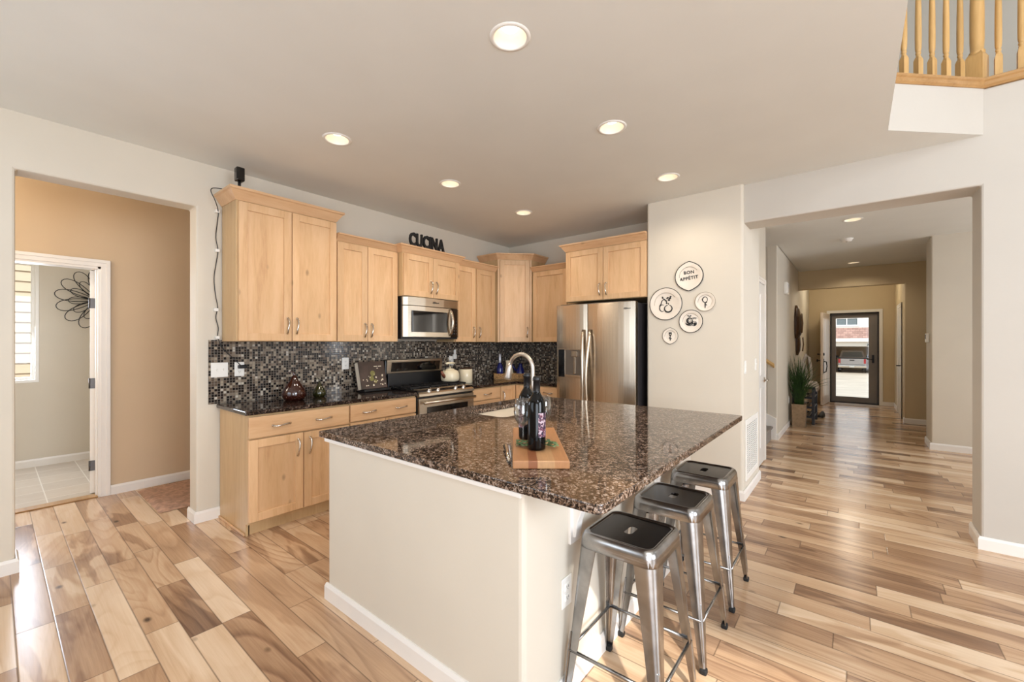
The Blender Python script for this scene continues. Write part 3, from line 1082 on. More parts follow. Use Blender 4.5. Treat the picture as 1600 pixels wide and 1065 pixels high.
def crown(parent, loop, outs, z0, z1, mat='maple_h', out=0.055):
    """crown moulding: footprint loop (ccw) with a flag per edge for the sides that flare out"""
    n = len(loop)
    P = [Vector((x, y)) for x, y in loop]
    def ring(off, z):
        res = []
        for i in range(n):
            e0, e1 = P[i] - P[i - 1], P[(i + 1) % n] - P[i]
            n0 = Vector((e0.y, -e0.x)).normalized() * (off if outs[i - 1] else 0.0)
            n1 = Vector((e1.y, -e1.x)).normalized() * (off if outs[i] else 0.0)
            d0, d1 = e0.normalized(), e1.normalized()
            den = d0.x * d1.y - d0.y * d1.x
            if abs(den) < 1e-6:
                q = P[i] + n0
            else:
                a, c = P[i] + n0, P[i] + n1
                k = ((c.x - a.x) * d1.y - (c.y - a.y) * d1.x) / den
                q = a + d0 * k
            res.append((q.x, q.y, z))
        return res
    h = z1 - z0
    b = B().loft([ring(0.004, z0), ring(0.010, z0 + h * 0.12), ring(out * 0.80, z0 + h * 0.72), ring(out, z0 + h * 0.80), ring(out, z1)])
    return b.obj('crown_moulding', M[mat], parent)

Z0 = 1.374                                       # underside of the wall cabinets
def wall_cab(label, x0, x1, yf, z0, ztop, zcrown, doors, hz, outs, group=None):
    """wall cabinet on the range wall: carcass, doors, crown"""
    t = thing('wall_cabinet', label, 'cabinet', ((x0 + x1) / 2, 3.85, z0))
    B().box(x0, x1, yf + 0.021, 3.857, z0, ztop, 0.001).obj('carcass', M['maple_side'], t)
    fr = F((0, yf + 0.02, 0), (1, 0, 0), (0, -1, 0))
    n = len(doors)
    for (a, c, hu) in doors:
        shaker(t, fr, a, c, z0 + 0.004, ztop - 0.012, hu, hz)
    crown(t, [(x0, yf + 0.02), (x1, yf + 0.02), (x1, 3.857), (x0, 3.857)], outs, ztop - 0.002, zcrown)
    return t

wall_cab('tallest maple wall cabinet with two doors at the left end of the range wall', 1.142, 1.918, 3.54, Z0, 2.428, 2.512,
         [(1.155, 1.535, 1.50), (1.538, 1.916, 1.573)], 1.50, (1, 1, 0, 1))
wall_cab('two-door maple wall cabinet between the tallest one and the microwave', 1.922, 2.560, 3.54, Z0, 2.272, 2.332,
         [(1.924, 2.222, 2.19), (2.225, 2.556, 2.258)], 1.48, (1, 0, 0, 0))
wall_cab('short two-door maple wall cabinet above the microwave', 2.565, 3.330, 3.46, 1.832, 2.268, 2.338,
         [(2.572, 2.945, 2.91), (2.948, 3.325, 2.983)], 1.945, (1, 1, 0, 1))
wall_cab('two-door maple wall cabinet right of the microwave beside the corner one', 3.334, 4.05, 3.54, Z0, 2.268, 2.332,
         [(3.345, 3.665, 3.63), (3.695, 4.015, 3.73)], 1.49, (1, 0, 0, 0))

# corner cabinet with the angled door
t = thing('wall_cabinet', 'tall maple corner wall cabinet with one angled door', 'cabinet', (4.5, 3.7, Z0))
loop = [(4.078, 3.857), (4.078, 3.545), (4.385, 3.235), (4.692, 3.235), (4.692, 3.857)]
B().plate([loop], Z0, 2.43, bev=0.001).obj('carcass', M['maple_side'], t)
dv = Vector((4.385 - 4.078, 3.235 - 3.545, 0)).normalized()
fr = F((4.078, 3.545, 0), tuple(dv), (dv.y, -dv.x, 0))
wd = math.hypot(0.307, 0.31)
b = B()
fr.box(b, 0, 0.022, 0, 0.012, Z0, 2.43)
fr.box(b, wd - 0.022, wd, 0, 0.012, Z0, 2.43)
b.obj('face_frame', M['maple'], t)
shaker(t, F(fr.P(0, 0.002, 0), fr.U, fr.N), 0.026, wd - 0.026, Z0 + 0.006, 2.418, wd - 0.058, 1.50)
crown(t, loop, (1, 1, 1, 0, 0), 2.428, 2.505)

def back_cab(label, xf, y0, y1, z0, ztop, zcrown, doors, hz, outs):
    """wall cabinet on the fridge wall (faces -X)"""
    t = thing('wall_cabinet', label, 'cabinet', (4.68, (y0 + y1) / 2, z0))
    B().box(xf + 0.021, 4.692, y0, y1, z0, ztop, 0.001).obj('carcass', M['maple_side'], t)
    fr = F((xf + 0.02, 0, 0), (0, 1, 0), (-1, 0, 0))
    for (a, c, hu) in doors:
        shaker(t, fr, a, c, z0 + 0.004, ztop - 0.012, hu, hz)
    crown(t, [(xf + 0.02, y1), (xf + 0.02, y0), (4.692, y0), (4.692, y1)], outs, ztop - 0.002, zcrown, 'maple_hy')
    return t
back_cab('single-door maple wall cabinet between the corner and the refrigerator', 4.375, 2.56, 3.225, Z0, 2.276, 2.332,
         [(2.70, 3.205, None)], 1.48, (1, 0, 0, 0))
back_cab('deep two-door maple cabinet above the refrigerator', 4.085, 1.602, 2.545, 1.82, 2.39, 2.466,
         [(1.606, 2.073, 2.035), (2.076, 2.535, 2.112)], 1.935, (1, 0, 0, 1))

# base cabinets along the range wall
CT, CU = 0.888, 0.857                            # counter top and underside
def base_cab(label, x0, x1, fill, end=False):
    t = thing('base_cabinet', label, 'cabinet', ((x0 + x1) / 2, 3.6, 0))
    yf = 3.292
    B().box(x0, x1, yf + 0.001, 3.857, 0.09, CU - 0.001, 0.001).obj('carcass', M['maple_side'], t)
    B().box(x0 + (0.016 if end else 0), x1, 3.344, 3.36, 0.0, 0.09).obj('toe_kick', M['maple_side'], t)
    if end:
        b = B().plate([[(3.325, 0), (3.857, 0), (3.857, CU - 0.001), (yf - 0.001, CU - 0.001), (yf - 0.001, 0.088), (3.325, 0.088)]], x0 - 0.014, x0 + 0.001, 'x')
        b.obj('end_panel', M['maple_side'], t)
        B().box(x0 - 0.026, x0 - 0.014, 3.335, 3.857, 0.0, 0.018, 0.005).obj('shoe_moulding', M['maple_h'], t)
    fr = F((0, yf, 0), (1, 0, 0), (0, -1, 0))
    fill(t, fr)
    return t
def fill_left(t, fr):
    slab_drawer(t, fr, 1.128, 1.880, 0.690, 0.842, (1.345, 1.665))
    shaker(t, fr, 1.128, 1.505, 0.105, 0.680, 1.462, 0.575)
    shaker(t, fr, 1.508, 1.880, 0.105, 0.680, 1.552, 0.575)
base_cab('maple base cabinet with two doors at the left end of the counter', 1.142, 1.884, fill_left, True)
def fill_mid(t, fr):
    slab_drawer(t, fr, 1.892, 2.572, 0.700, 0.842, (2.07, 2.40))
    shaker(t, fr, 1.892, 2.232, 0.105, 0.690, 2.19, 0.575)
    shaker(t, fr, 2.235, 2.572, 0.105, 0.690, 2.28, 0.575)
base_cab('maple base cabinet just left of the range, under a wide drawer', 1.888, 2.577, fill_mid)
def fill_right(t, fr):
    slab_drawer(t, fr, 3.352, 3.812, 0.715, 0.845, (3.585,))
    slab_drawer(t, fr, 3.352, 3.812, 0.42, 0.705, (3.585,))
    slab_drawer(t, fr, 3.352, 3.812, 0.105, 0.41, (3.585,))
base_cab('maple drawer base cabinet just right of the range', 3.348, 3.818, fill_right)
# corner base cabinet: two doors meeting in the inside corner
t = thing('base_cabinet', 'maple corner base cabinet with two doors meeting at right angles', 'cabinet', (4.4, 3.6, 0))
B().plate([[(3.822, 3.293), (4.126, 3.293), (4.126, 2.99), (4.692, 2.99), (4.692, 3.857), (3.822, 3.857)]], 0.09, CU - 0.001).obj('carcass', M['maple_side'], t)
B().plate([[(3.822, 3.345), (4.18, 3.345), (4.18, 2.99), (4.692, 2.99), (4.692, 3.857), (3.822, 3.857)]], 0.0, 0.09).obj('toe_kick', M['maple_side'], t)
shaker(t, F((0, 3.292, 0), (1, 0, 0), (0, -1, 0)), 3.826, 4.100, 0.105, 0.845, 3.858, 0.72, rail=0.05)
shaker(t, F((4.125, 0, 0), (0, 1, 0), (-1, 0, 0)), 2.995, 3.268, 0.105, 0.845, rail=0.05)
t = thing('base_cabinet', 'maple drawer base cabinet beside the refrigerator', 'cabinet', (4.4, 2.8, 0))
B().box(4.126, 4.692, 2.60, 2.986, 0.09, CU - 0.001, 0.001).obj('carcass', M['maple_side'], t)
B().box(4.18, 4.20, 2.60, 2.986, 0.0, 0.09).obj('toe_kick', M['maple_side'], t)
fr = F((4.125, 0, 0), (0, 1, 0), (-1, 0, 0))
for z0, z1 in ((0.715, 0.845), (0.42, 0.705), (0.105, 0.41)):
    slab_drawer(t, fr, 2.603, 2.984, z0, z1, (2.79,), 'maple_hy')

# counters
tag(B().plate([[(1.104, 3.262), (2.578, 3.262), (2.578, 3.857), (1.104, 3.857)]], CU, CT, bev=0.006).obj('countertop', M['granite_dark']),
    'dark granite counter slab between the end wall and the range', 'countertop')
tag(B().plate([[(3.346, 3.262), (4.098, 3.262), (4.098, 2.602), (4.692, 2.602), (4.692, 3.857), (3.346, 3.857)]], CU, CT, bev=0.006).obj('countertop', M['granite_dark']),
    'dark granite L-shaped corner counter between range and refrigerator', 'countertop')

# ------------------------------------------------------------------ range
t = thing('range_cooker', 'stainless gas range with black backguard, in the middle of the counter', 'range', (2.96, 3.5, 0))
RX0, RX1 = 2.583, 3.341
B().box(RX0, RX1, 3.275, 3.80, 0.03, 0.875, 0.004).obj('body', M['black'], t)
B().box(RX0 - 0.002, RX1 + 0.002, 3.27, 3.70, 0.872, 0.903, 0.006).obj('cooktop', M['black_gloss'], t)
b = B()                                          # sloped control fascia
b.loft([[(RX0 + 0.004, 3.262, 0.835), (RX1 - 0.004, 3.262, 0.835), (RX1 - 0.004, 3.30, 0.835), (RX0 + 0.004, 3.30, 0.835)],
        [(RX0 + 0.004, 3.240, 0.845), (RX1 - 0.004, 3.240, 0.845), (RX1 - 0.004, 3.32, 0.845), (RX0 + 0.004, 3.32, 0.845)],
        [(RX0 + 0.004, 3.246, 0.868), (RX1 - 0.004, 3.246, 0.868), (RX1 - 0.004, 3.34, 0.868), (RX0 + 0.004, 3.34, 0.868)],
        [(RX0 + 0.03, 3.305, 0.908), (RX1 - 0.03, 3.305, 0.908), (RX1 - 0.03, 3.36, 0.908), (RX0 + 0.03, 3.36, 0.908)]])
fascia = b.obj('control_fascia', M['steel_h'], t)
kn = Vector((0, -0.56, 0.83))
rot = Vector((0, 0, 1)).rotation_difference(kn).to_matrix().to_4x4()
for x in (2.73, 2.845, 3.085, 3.20):
    b = B().lathe([(0.026, 0), (0.026, 0.004), (0.021, 0.006), (0.019, 0.026), (0.016, 0.030), (0, 0.030)], (x, 3.276, 0.888), 20, M=rot)
    b.box(x - 0.004, x + 0.004, 3.245, 3.262, 0.905, 0.925, 0.002)
    b.obj('knob', M['chrome'], fascia)
b = B().box(RX0 + 0.006, RX1 - 0.006, 3.246, 3.276, 0.20, 0.822, 0.006)
dr = b.obj('oven_door', M['steel_h'], t)
B().box(RX0 + 0.10, RX1 - 0.10, 3.241, 3.248, 0.34, 0.735, 0.004).obj('oven_window', M['black_gloss'], dr)
b = B().tube([(RX0 + 0.03, 3.198, 0.785), (RX1 - 0.03, 3.198, 0.785)], 0.015, 12)
for x in (RX0 + 0.06, RX1 - 0.06):
    b.box(x - 0.012, x + 0.012, 3.20, 3.25, 0.776, 0.794, 0.003)
b.obj('oven_handle', M['steel_h'], dr)
B().box(RX0 + 0.006, RX1 - 0.006, 3.25, 3.276, 0.04, 0.19, 0.006).obj('storage_drawer', M['steel_h'], t)
b = B()
b.box(RX0, RX1, 3.74, 3.82, 0.903, 1.045, 0.004)
b.box(RX0 - 0.02, RX1 - 0.01, 3.765, 3.84, 1.02, 1.185, 0.01)
bg = b.obj('backguard', M['black'], t)
b = B()
tilt = Matrix.Translation((0, 3.765, 1.115)) @ Matrix.Rotation(math.radians(8), 4, 'X')
b.box(RX0 - 0.012, RX1 - 0.018, -0.02, 0.0, -0.075, 0.075, 0.012, 3, M=tilt)
cp = b.obj('control_panel', M['steel_h'], bg)
b = B().box(RX0 + 0.04, RX1 - 0.06, -0.024, -0.018, -0.05, 0.048, 0.002, M=tilt)
b.obj('display', M['black_gloss'], cp)
b = B()
for gx in (2.70, 2.96, 3.22):
    for dx in (-0.10, 0.0, 0.10):
        b.box(gx + dx - 0.005, gx + dx + 0.005, 3.37, 3.68, 0.918, 0.93, 0.002)
    for y in (3.375, 3.525, 3.675):
        b.box(gx - 0.118, gx + 0.118, y - 0.005, y + 0.005, 0.914, 0.926, 0.002)
    for dx in (-0.105, 0.105):
        for y in (3.38, 3.67):
            b.box(gx + dx - 0.007, gx + dx + 0.007, y - 0.007, y + 0.007, 0.903, 0.92)
b.obj('grate', M['black_matte'], t)
for gx, y in ((2.70, 3.45), (2.70, 3.60), (3.22, 3.45), (3.22, 3.60), (2.96, 3.525)):
    B().lathe([(0.045, 0), (0.045, 0.008), (0.03, 0.012), (0, 0.012)], (gx, y, 0.902), 18).obj('burner', M['black_matte'], t)

# ------------------------------------------------------------------ microwave
t = thing('microwave_oven', 'stainless over-the-range microwave with black window', 'microwave', (2.95, 3.6, 1.42))
MX0, MX1, MF = 2.575, 3.330, 3.455
B().box(MX0 - 0.003, MX1, 3.50, 3.856, 1.405, 1.828, 0.002).obj('body', M['black'], t)
b = B()
L = [(MX0, 3.51), (MX0, MF + 0.03), (MX0 + 0.04, MF + 0.004), (MX0 + 0.25, MF - 0.012), (MX1 - 0.25, MF - 0.012), (MX1 - 0.04, MF + 0.004), (MX1, MF + 0.03), (MX1, 3.51)]
b.plate([L[::-1]], 1.742, 1.826, bev=0.002)
b.obj('vent_grille', M['steel_h'], t)
b = B()
b.plate([[(MX0, 3.51), (MX0, MF + 0.03), (MX0 + 0.04, MF + 0.004), (MX0 + 0.25, MF - 0.012), (MX1 - 0.155, MF - 0.012), (MX1 - 0.155, 3.51)][::-1]], 1.424, 1.737, bev=0.002)
dr = b.obj('door', M['steel_h'], t)
b = B().box(MX0 + 0.085, MX1 - 0.20, MF - 0.016, MF + 0.01, 1.475, 1.690, 0.003)
b.obj('window', M['black_gloss'], dr)
b = B()
pts = [(MX1 - 0.165 - 0.0, MF - 0.014, 1.445)] + [(MX1 - 0.165, MF - 0.014 - 0.048 * math.sin(PI * i / 10) ** 0.7, 1.445 + 0.28 * i / 10) for i in range(1, 10)] + [(MX1 - 0.165, MF - 0.014, 1.725)]
b.tube(pts, 0.013, 10, flat=1.2)
b.obj('door_handle', M['steel'], dr)
b = B()
b.plate([[(MX1 - 0.152, 3.51), (MX1 - 0.152, MF - 0.010), (MX1 - 0.04, MF + 0.006), (MX1, MF + 0.03), (MX1, 3.51)][::-1]], 1.424, 1.737, bev=0.002)
kp = b.obj('control_panel', M['black_gloss'], t)
b = B()
for i in range(5):
    for j in range(3):
        x = MX1 - 0.125 + j * 0.032
        b.box(x - 0.010, x + 0.010, MF - 0.006 + j * 0.006 - 0.003, MF + 0.01, 1.455 + i * 0.034, 1.475 + i * 0.034, 0.002)
b.obj('keypad', M['steel_dark'], kp)
# maker's oval swirl with lettering on the vent band
def emblem(parent, fr, u, z, s):
    b = B()
    b.tube([fr.P(u + s * 0.55 * math.cos(a) - s * 0.6, 0.002, z + s * 0.26 * math.sin(a) + s * 0.10 * math.cos(a)) for a in [i * PI / 10 for i in range(20)]], s * 0.035, 6, closed=True)
    tm = text_mesh('Whirlpool', s * 0.52, 0.001)
    tm.transform(fr.M @ Matrix.Translation((u - s * 1.05, 0.002, z - s * 0.16)) @ Matrix.Rotation(PI / 2, 4, 'X'))
    b.merge(tm)
    b.obj('emblem', M['steel_dark'], parent)
emblem(t, F((0, MF - 0.012, 0), (1, 0, 0), (0, -1, 0)), 2.965, 1.785, 0.036)

# ------------------------------------------------------------------ refrigerator
t = thing('refrigerator', 'stainless side-by-side refrigerator with ice dispenser', 'refrigerator', (4.3, 2.12, 0))
FX = 3.95
B().box(FX + 0.085, 4.685, 1.668, 2.565, 0.02, 1.765, 0.006).obj('cabinet', M['steel_dark'], t)
B().box(FX + 0.05, FX + 0.13, 1.70, 2.55, 1.76, 1.785, 0.006).obj('hinge_cover', M['steel_dark'], t)
def fdoor(y0, y1):
    n = 9
    outer = [(FX + 0.014 * abs((2 * i / n - 1)) ** 3, y0 + (y1 - y0) * i / n) for i in range(n + 1)]
    return [(FX + 0.078, y1), (FX + 0.078, y0)] + outer
b = B().plate([fdoor(1.665, 2.188)], 0.07, 1.775, bev=0.004)
rd = b.obj('door', M['steel'], t)
b = B().plate([fdoor(2.194, 2.575)], 0.07, 1.775, bev=0.004)
ld = b.obj('door', M['steel'], t)
for d, y, s in ((rd, 2.150, -1), (ld, 2.230, 1)):
    b = B()
    pts = []
    for i in range(17):
        k = i / 16
        z = 0.42 + (1.50 - 0.42) * k
        n = math.sin(PI * k) ** 0.6
        pts.append((FX - 0.004 - 0.062 * n, y + s * 0.020 * math.sin(PI * k) ** 2 * -1 + s * 0.0, z))
    b.tube(pts, 0.0155, 12, flat=1.15)
    b.obj('door_handle', M['steel'], d)
b = B()
b.plate([rect(2.245, 2.545, 0.985, 1.300), rect(2.262, 2.455, 1.005, 1.285)], FX - 0.006, FX + 0.03, 'x', bev=0.002)
dp = b.obj('ice_dispenser', M['steel'], ld)
B().box(FX - 0.010, FX + 0.01, 2.462, 2.538, 0.992, 1.292, 0.002).obj('touch_panel', M['black_gloss'], dp)
b = B().box(FX - 0.002, FX + 0.001, 2.262, 2.455, 1.005, 1.285)
b.obj('alcove', plain('dispenser_grey', (120, 112, 104), 0.3, 0.6), dp)
b = B().box(FX - 0.016, FX + 0.02, 2.30, 2.375, 1.215, 1.275, 0.006)
b.box(FX - 0.012, FX + 0.01, 2.322, 2.352, 1.03, 1.215, 0.006)
b.box(FX - 0.020, FX + 0.02, 2.262, 2.455, 0.995, 1.018, 0.004)
b.obj('paddle', M['steel'], dp)
emblem(rd, F((FX, 0, 0), (0, -1, 0), (-1, 0, 0)), -1.745, 1.705, 0.03)

# ------------------------------------------------------------------ island
t = thing('kitchen_island', 'cream painted island body with white baseboard under the speckled granite top', 'island', (2.0, 1.5, 0))
IX0, IX1, IY0, IY1 = 1.133, 3.03, 0.87, 2.185
B().plate([rrect(IX0, IX1, IY0, IY1, 0.02, 3)], 0, 0.8565).obj('body', M['wall'], t)
b = B()
prof = [(0, 0), (0.013, 0), (0.013, 0.068), (0.006, 0.086), (0, 0.086)]
loop = [(IX0, IY1), (IX0, IY0), (IX1, IY0), (IX1, IY1)]
nrm = [(-1, 1), (-1, -1), (1, -1), (1, 1)]
b.loft([[(x + nx * o, y + ny * o, z) for o, z in prof] for (x, y), (nx, ny) in zip(loop, nrm)])
b.obj('baseboard', M['trim'], t)
b = B()
loop2 = [(IX0, IY1), (IX0, IY0 - 0.02)]
b.box(IX0 - 0.016, IX0, IY0, IY1 + 0.01, 0.838, 0.8565, 0.004)
b.obj('top_trim', M['trim'], t)
for x in (1.46, 2.35):
    b = B()
    P = [(IY0, 0.80), (IY0 - 0.02, 0.80), (IY0 - 0.23, 0.8565), (IY0 - 0.24, 0.845), (IY0 - 0.22, 0.835)]
    P = [(IY0 + 0.001, 0.60), (IY0 - 0.022, 0.60), (IY0 - 0.03, 0.66), (IY0 - 0.06, 0.74), (IY0 - 0.13, 0.80), (IY0 - 0.19, 0.815), (IY0 - 0.21, 0.835), (IY0 - 0.21, 0.8565), (IY0 + 0.001, 0.8565)]
    b.plate([P], x - 0.022, x + 0.022, 'x', bev=0.003)
    b.box(x - 0.04, x + 0.04, IY0 - 0.012, IY0 + 0.001, 0.575, 0.8565, 0.003)
    b.obj('corbel', M['trim'], t)

SX0, SX1, SY0, SY1 = 2.05, 2.72, 1.735, 2.085
outer = [(1.112, 2.243)] + arc((1.112 + 0.035, 0.570 + 0.035), 0.035, 180, 270, 6) + arc((3.10 - 0.02, 0.570 + 0.02), 0.02, 270, 360, 4) + [(3.10, 2.243)]
tag(B().plate([outer, rrect(SX0, SX1, SY0, SY1, 0.05, 6)], CU, CT, bev=0.004).obj('countertop', M['granite']),
    'polished brown speckled granite top on the kitchen island', 'countertop')
# under-mounted sink
t = thing('sink', 'stainless under-mounted sink bowl in the island top', 'sink', ((SX0 + SX1) / 2, (SY0 + SY1) / 2, 0.66))
b = B()
rings = []
for (g, z, r) in ((0.012, CU - 0.001, 0.055), (-0.004, CU - 0.001, 0.05), (-0.004, CU - 0.004, 0.05), (0.003, 0.70, 0.06), (0.03, 0.665, 0.06), (0.12, 0.660, 0.05)):
    if g == 0.012 and z == CU - 0.001 and not rings:
        g = -0.03
    rings.append([(x, y, z) for x, y in rrect(SX0 + g, SX1 - g, SY0 + g, SY1 - g, r, 6)])
b.loft(rings, caps=False, smooth=True)
b.loft([rings[-1], [(x * 0.02 + (SX0 + SX1) / 2 * 0.98, y * 0.02 + (SY0 + SY1) / 2 * 0.98, 0.657) for x, y, z in rings[-1]]], caps=True, smooth=True)
b.obj('bowl', M['sink_steel'], t)
B().lathe([(0, 0.004), (0.035, 0.004), (0.042, 0.0), (0.042, -0.004)], ((SX0 + SX1) / 2, (SY0 + SY1) / 2, 0.6605), 20).obj('drain', M['chrome'], t)

# faucet
t = thing('faucet', 'tall brushed nickel gooseneck faucet beside the sink', 'faucet', (2.257, 1.655, CT))
fx, fy = 2.257, 1.655
b = B().lathe([(0, 0), (0.030, 0.0), (0.030, 0.006), (0.021, 0.016), (0.019, 0.10), (0.0155, 0.115)], (fx, fy, CT), 24)
b.obj('base', M['nickel'], t)
pts = [(fx, fy, CT + 0.10), (fx, fy, CT + 0.2), (fx, fy, CT + 0.30)]
rr = 0.098
pts += [(fx, fy + rr - rr * math.cos(a), CT + 0.30 + rr * math.sin(a)) for a in [math.radians(k) for k in range(12, 169, 12)]]
pts += [(fx, fy + 0.198, CT + 0.305)]
b = B().tube(pts, 0.0135, 14)
b.obj('neck', M['nickel'], t)
b = B().tube([(fx, fy + 0.192, CT + 0.338), (fx, fy + 0.199, CT + 0.305), (fx, fy + 0.214, CT + 0.238), (fx, fy + 0.217, CT + 0.224)], [0.0145, 0.0175, 0.0265, 0.025], 16)
b.obj('spray_head', M['nickel'], t)
b = B().tube([(fx, fy - 0.018, CT + 0.07), (fx - 0.005, fy - 0.05, CT + 0.075), (fx - 0.01, fy - 0.10, CT + 0.10)], [0.010, 0.007, 0.006], 10)
b.obj('lever', M['nickel'], t)

# ------------------------------------------------------------------ stools
def make_stool():
    t = thing('bar_stool', 'gunmetal backless bar stool nearest the camera, at the island corner', 'stool', (0, 0, 0), group='metal stools along the island')
    H, S = 0.650, 0.150
    # pressed seat: rounded square pan with rolled edge, dished top and a slot
    b = B()
    n = 6
    rings = []
    for (s, z, r) in ((S - 0.004, H - 0.058, 0.040), (S, H - 0.056, 0.042), (S - 0.004, H - 0.020, 0.042), (S - 0.010, H - 0.006, 0.040), (S - 0.018, H, 0.036), (S - 0.026, H - 0.001, 0.032), (S - 0.030, H - 0.006, 0.030)):
        rings.append([(x, y, z) for x, y in rrect(-s, s, -s, s, r, n)])
    b.loft(rings, caps=False, smooth=True)
    b.obj('rim', M['gunmetal'], t, world=False)
    b = B()
    slot = [(0.030 + 0.0, 0)]
    sl = arc((0.022, 0), 0.017, -90, 90, 6) + arc((-0.022, 0), 0.017, 90, 270, 6)
    b.plate([rrect(-S + 0.030, S - 0.030, -S + 0.030, S - 0.030, 0.030, n), sl], H - 0.0095, H - 0.006)
    b.obj('seat', M['gun_seat'], t, world=False)
    # four legs: folded tapering sheet with a rounded corner
    foot = 0.192
    for sx in (-1, 1):
        for sy in (-1, 1):
            b = B()
            loops = []
            for (k, z) in ((0.0, H - 0.030), (0.06, H - 0.058), (0.25, 0.48), (0.5, 0.33), (0.75, 0.16), (0.93, 0.045), (1.0, 0.012)):
                c = (S - 0.003) + (foot - S) * ((H - 0.03 - z) / (H - 0.042))
                w = 0.058 * (1 - k) + 0.021
                r = min(0.036 * (1 - k) + 0.008, w * 0.5)
                th = 0.0035
                outer = [(c - w, c)] + [(c - r + r * math.sin(math.radians(a)), c - r + r * math.cos(math.radians(a))) for a in (0, 22, 45, 68, 90)] + [(c, c - w)]
                inner = [(c - th, c - w)] + [(c - r + (r - th) * math.sin(math.radians(a)), c - r + (r - th) * math.cos(math.radians(a))) for a in (90, 68, 45, 22, 0)] + [(c - w, c - th)]
                loops.append([(sx * x, sy * y, z) for x, y in outer + inner])
            b.loft(loops, smooth=False)
            # raised rib near the foot
            rib = []
            for z in (0.27, 0.20, 0.12, 0.05):
                c = (S - 0.003) + (foot - S) * ((H - 0.03 - z) / (H - 0.042))
                r = 0.036 * (z / H) + 0.008
                q = c - r + r * 0.7071
                rib.append((sx * (q + 0.0005), sy * (q + 0.0005), z))
            b.tube(rib, [0.004, 0.007, 0.007, 0.004], 8)
            lg = b.obj('leg', M['gunmetal'], t, world=False, smooth_angle=40)
            fb = B()
            fb.box(sx * (foot - 0.026), sx * (foot + 0.002), sy * (foot - 0.026), sy * (foot + 0.002), 0.0, 0.024, 0.006)
            fb.obj('rubber_foot', M['rubber'], lg, world=False)
    zr = 0.205
    c = S + (foot - S) * ((H - zr) / H) - 0.008
    for a, bb in (((-c, -c), (c, -c)), ((c, -c), (c, c)), ((c, c), (-c, c)), ((-c, c), (-c, -c))):
        B().tube([(a[0], a[1], zr), (bb[0], bb[1], zr)], 0.0065, 8).obj('foot_rail', M['gunmetal'], t, world=False)
    b = B()
    q = S - 0.012
    b.tube([(-q, -q, H - 0.075), (0, 0, H - 0.085), (q, q, H - 0.075)], 0.006, 8, flat=1.6)
    b.tube([(-q, q, H - 0.075), (0, 0, H - 0.087), (q, -q, H - 0.075)], 0.006, 8, flat=1.6)
    b.obj('cross_brace', M['gun_seat'], t, world=False)
    return t
stool = make_stool()
stool.location = (1.548, 0.668, 0)
dup(stool, (2.028, 0.664, 0), 0, 'gunmetal backless bar stool in the middle of the three at the island')
dup(stool, (2.546, 0.664, 0), 0, 'gunmetal backless bar stool farthest from the camera, nearest the wall vent')

# ------------------------------------------------------------------ recessed ceiling lights
def make_can():
    t = thing('recessed_light', 'x', 'ceiling light', (0, 0, 0), group='recessed ceiling lights')
    B().lathe([(0.073, 0.0005), (0.074, -0.004), (0.080, -0.006), (0.090, -0.004), (0.0925, 0.0005)], (0, 0, 0), 36).obj('trim_ring', M['white'], t, world=False)
    B().lathe([(0.0735, -0.002), (0.072, 0.01), (0.058, 0.085), (0.0, 0.088)], (0, 0, 0), 36).obj('baffle', M['can'], t, world=False)
    B().lathe([(0.0, 0.030), (0.016, 0.031), (0.032, 0.036), (0.042, 0.047), (0.044, 0.058), (0.034, 0.087)], (0, 0, 0), 28).obj('bulb', M['bulb'], t, world=False)
    d = bpy.data.lights.new('lamp', 'SPOT')
    d.energy = 19
    d.color = (1.0, 0.87, 0.70)
    d.spot_size = math.radians(150)
    d.spot_blend = 0.7
    d.shadow_soft_size = 0.04
    o = bpy.data.objects.new('lamp', d)
    C.objects.link(o)
    o.parent = t
    o.location = (0, 0, -0.01)
    return t
can = make_can()
names = ['recessed ceiling light over the range counter, nearest the doorway', 'recessed ceiling light over the range counter, in front of the microwave',
         'recessed ceiling light nearest the kitchen corner', 'largest recessed ceiling light in the picture, above the near end of the island',
         'recessed ceiling light above the middle of the island', 'recessed ceiling light in front of the refrigerator, nearest the pantry wall',
         'recessed hall ceiling light before the smoke detector', 'recessed hall ceiling light nearest the front door']
for i, (x, y) in enumerate(CANS + HALL_CANS):
    if i == 0:
        can.location = (x, y, 2.735)
        can['label'] = names[0]
    else:
        dup(can, (x, y, 2.735), 0, names[i])
sp = bpy.data.lights.new('passage_fill', 'POINT')  # unseen point light added to brighten the tan passage; no fixture
sp.energy = 40
sp.color = (1.0, 0.88, 0.74)
sp.shadow_soft_size = 0.12
so = bpy.data.objects.new('passage_fill', sp)
C.objects.link(so)
so.location = (-0.9, 4.6, 2.5)
el = sp.copy()  # copied as hidden fill, added to lift the dark entry walls
el.energy = 15
el.color = (1.0, 0.88, 0.70)
eo = bpy.data.objects.new('entry_fill', el)
C.objects.link(eo)
eo.location = (11.0, 0.1, 2.6)
t = thing('smoke_detector', 'round white smoke detector on the hall ceiling between its two lights', 'smoke detector', (7.107, 0.085, 2.735))
B().lathe([(0, -0.038), (0.045, -0.038), (0.056, -0.030), (0.062, -0.012), (0.068, -0.010), (0.068, 0)], (7.107, 0.085, 2.735), 28).obj('cover', M['white'], t)
B().lathe([(0, -0.041), (0.010, -0.041), (0.012, -0.037)], (7.107, 0.085, 2.735), 12).obj('test_button', M['ink_soft'], t)

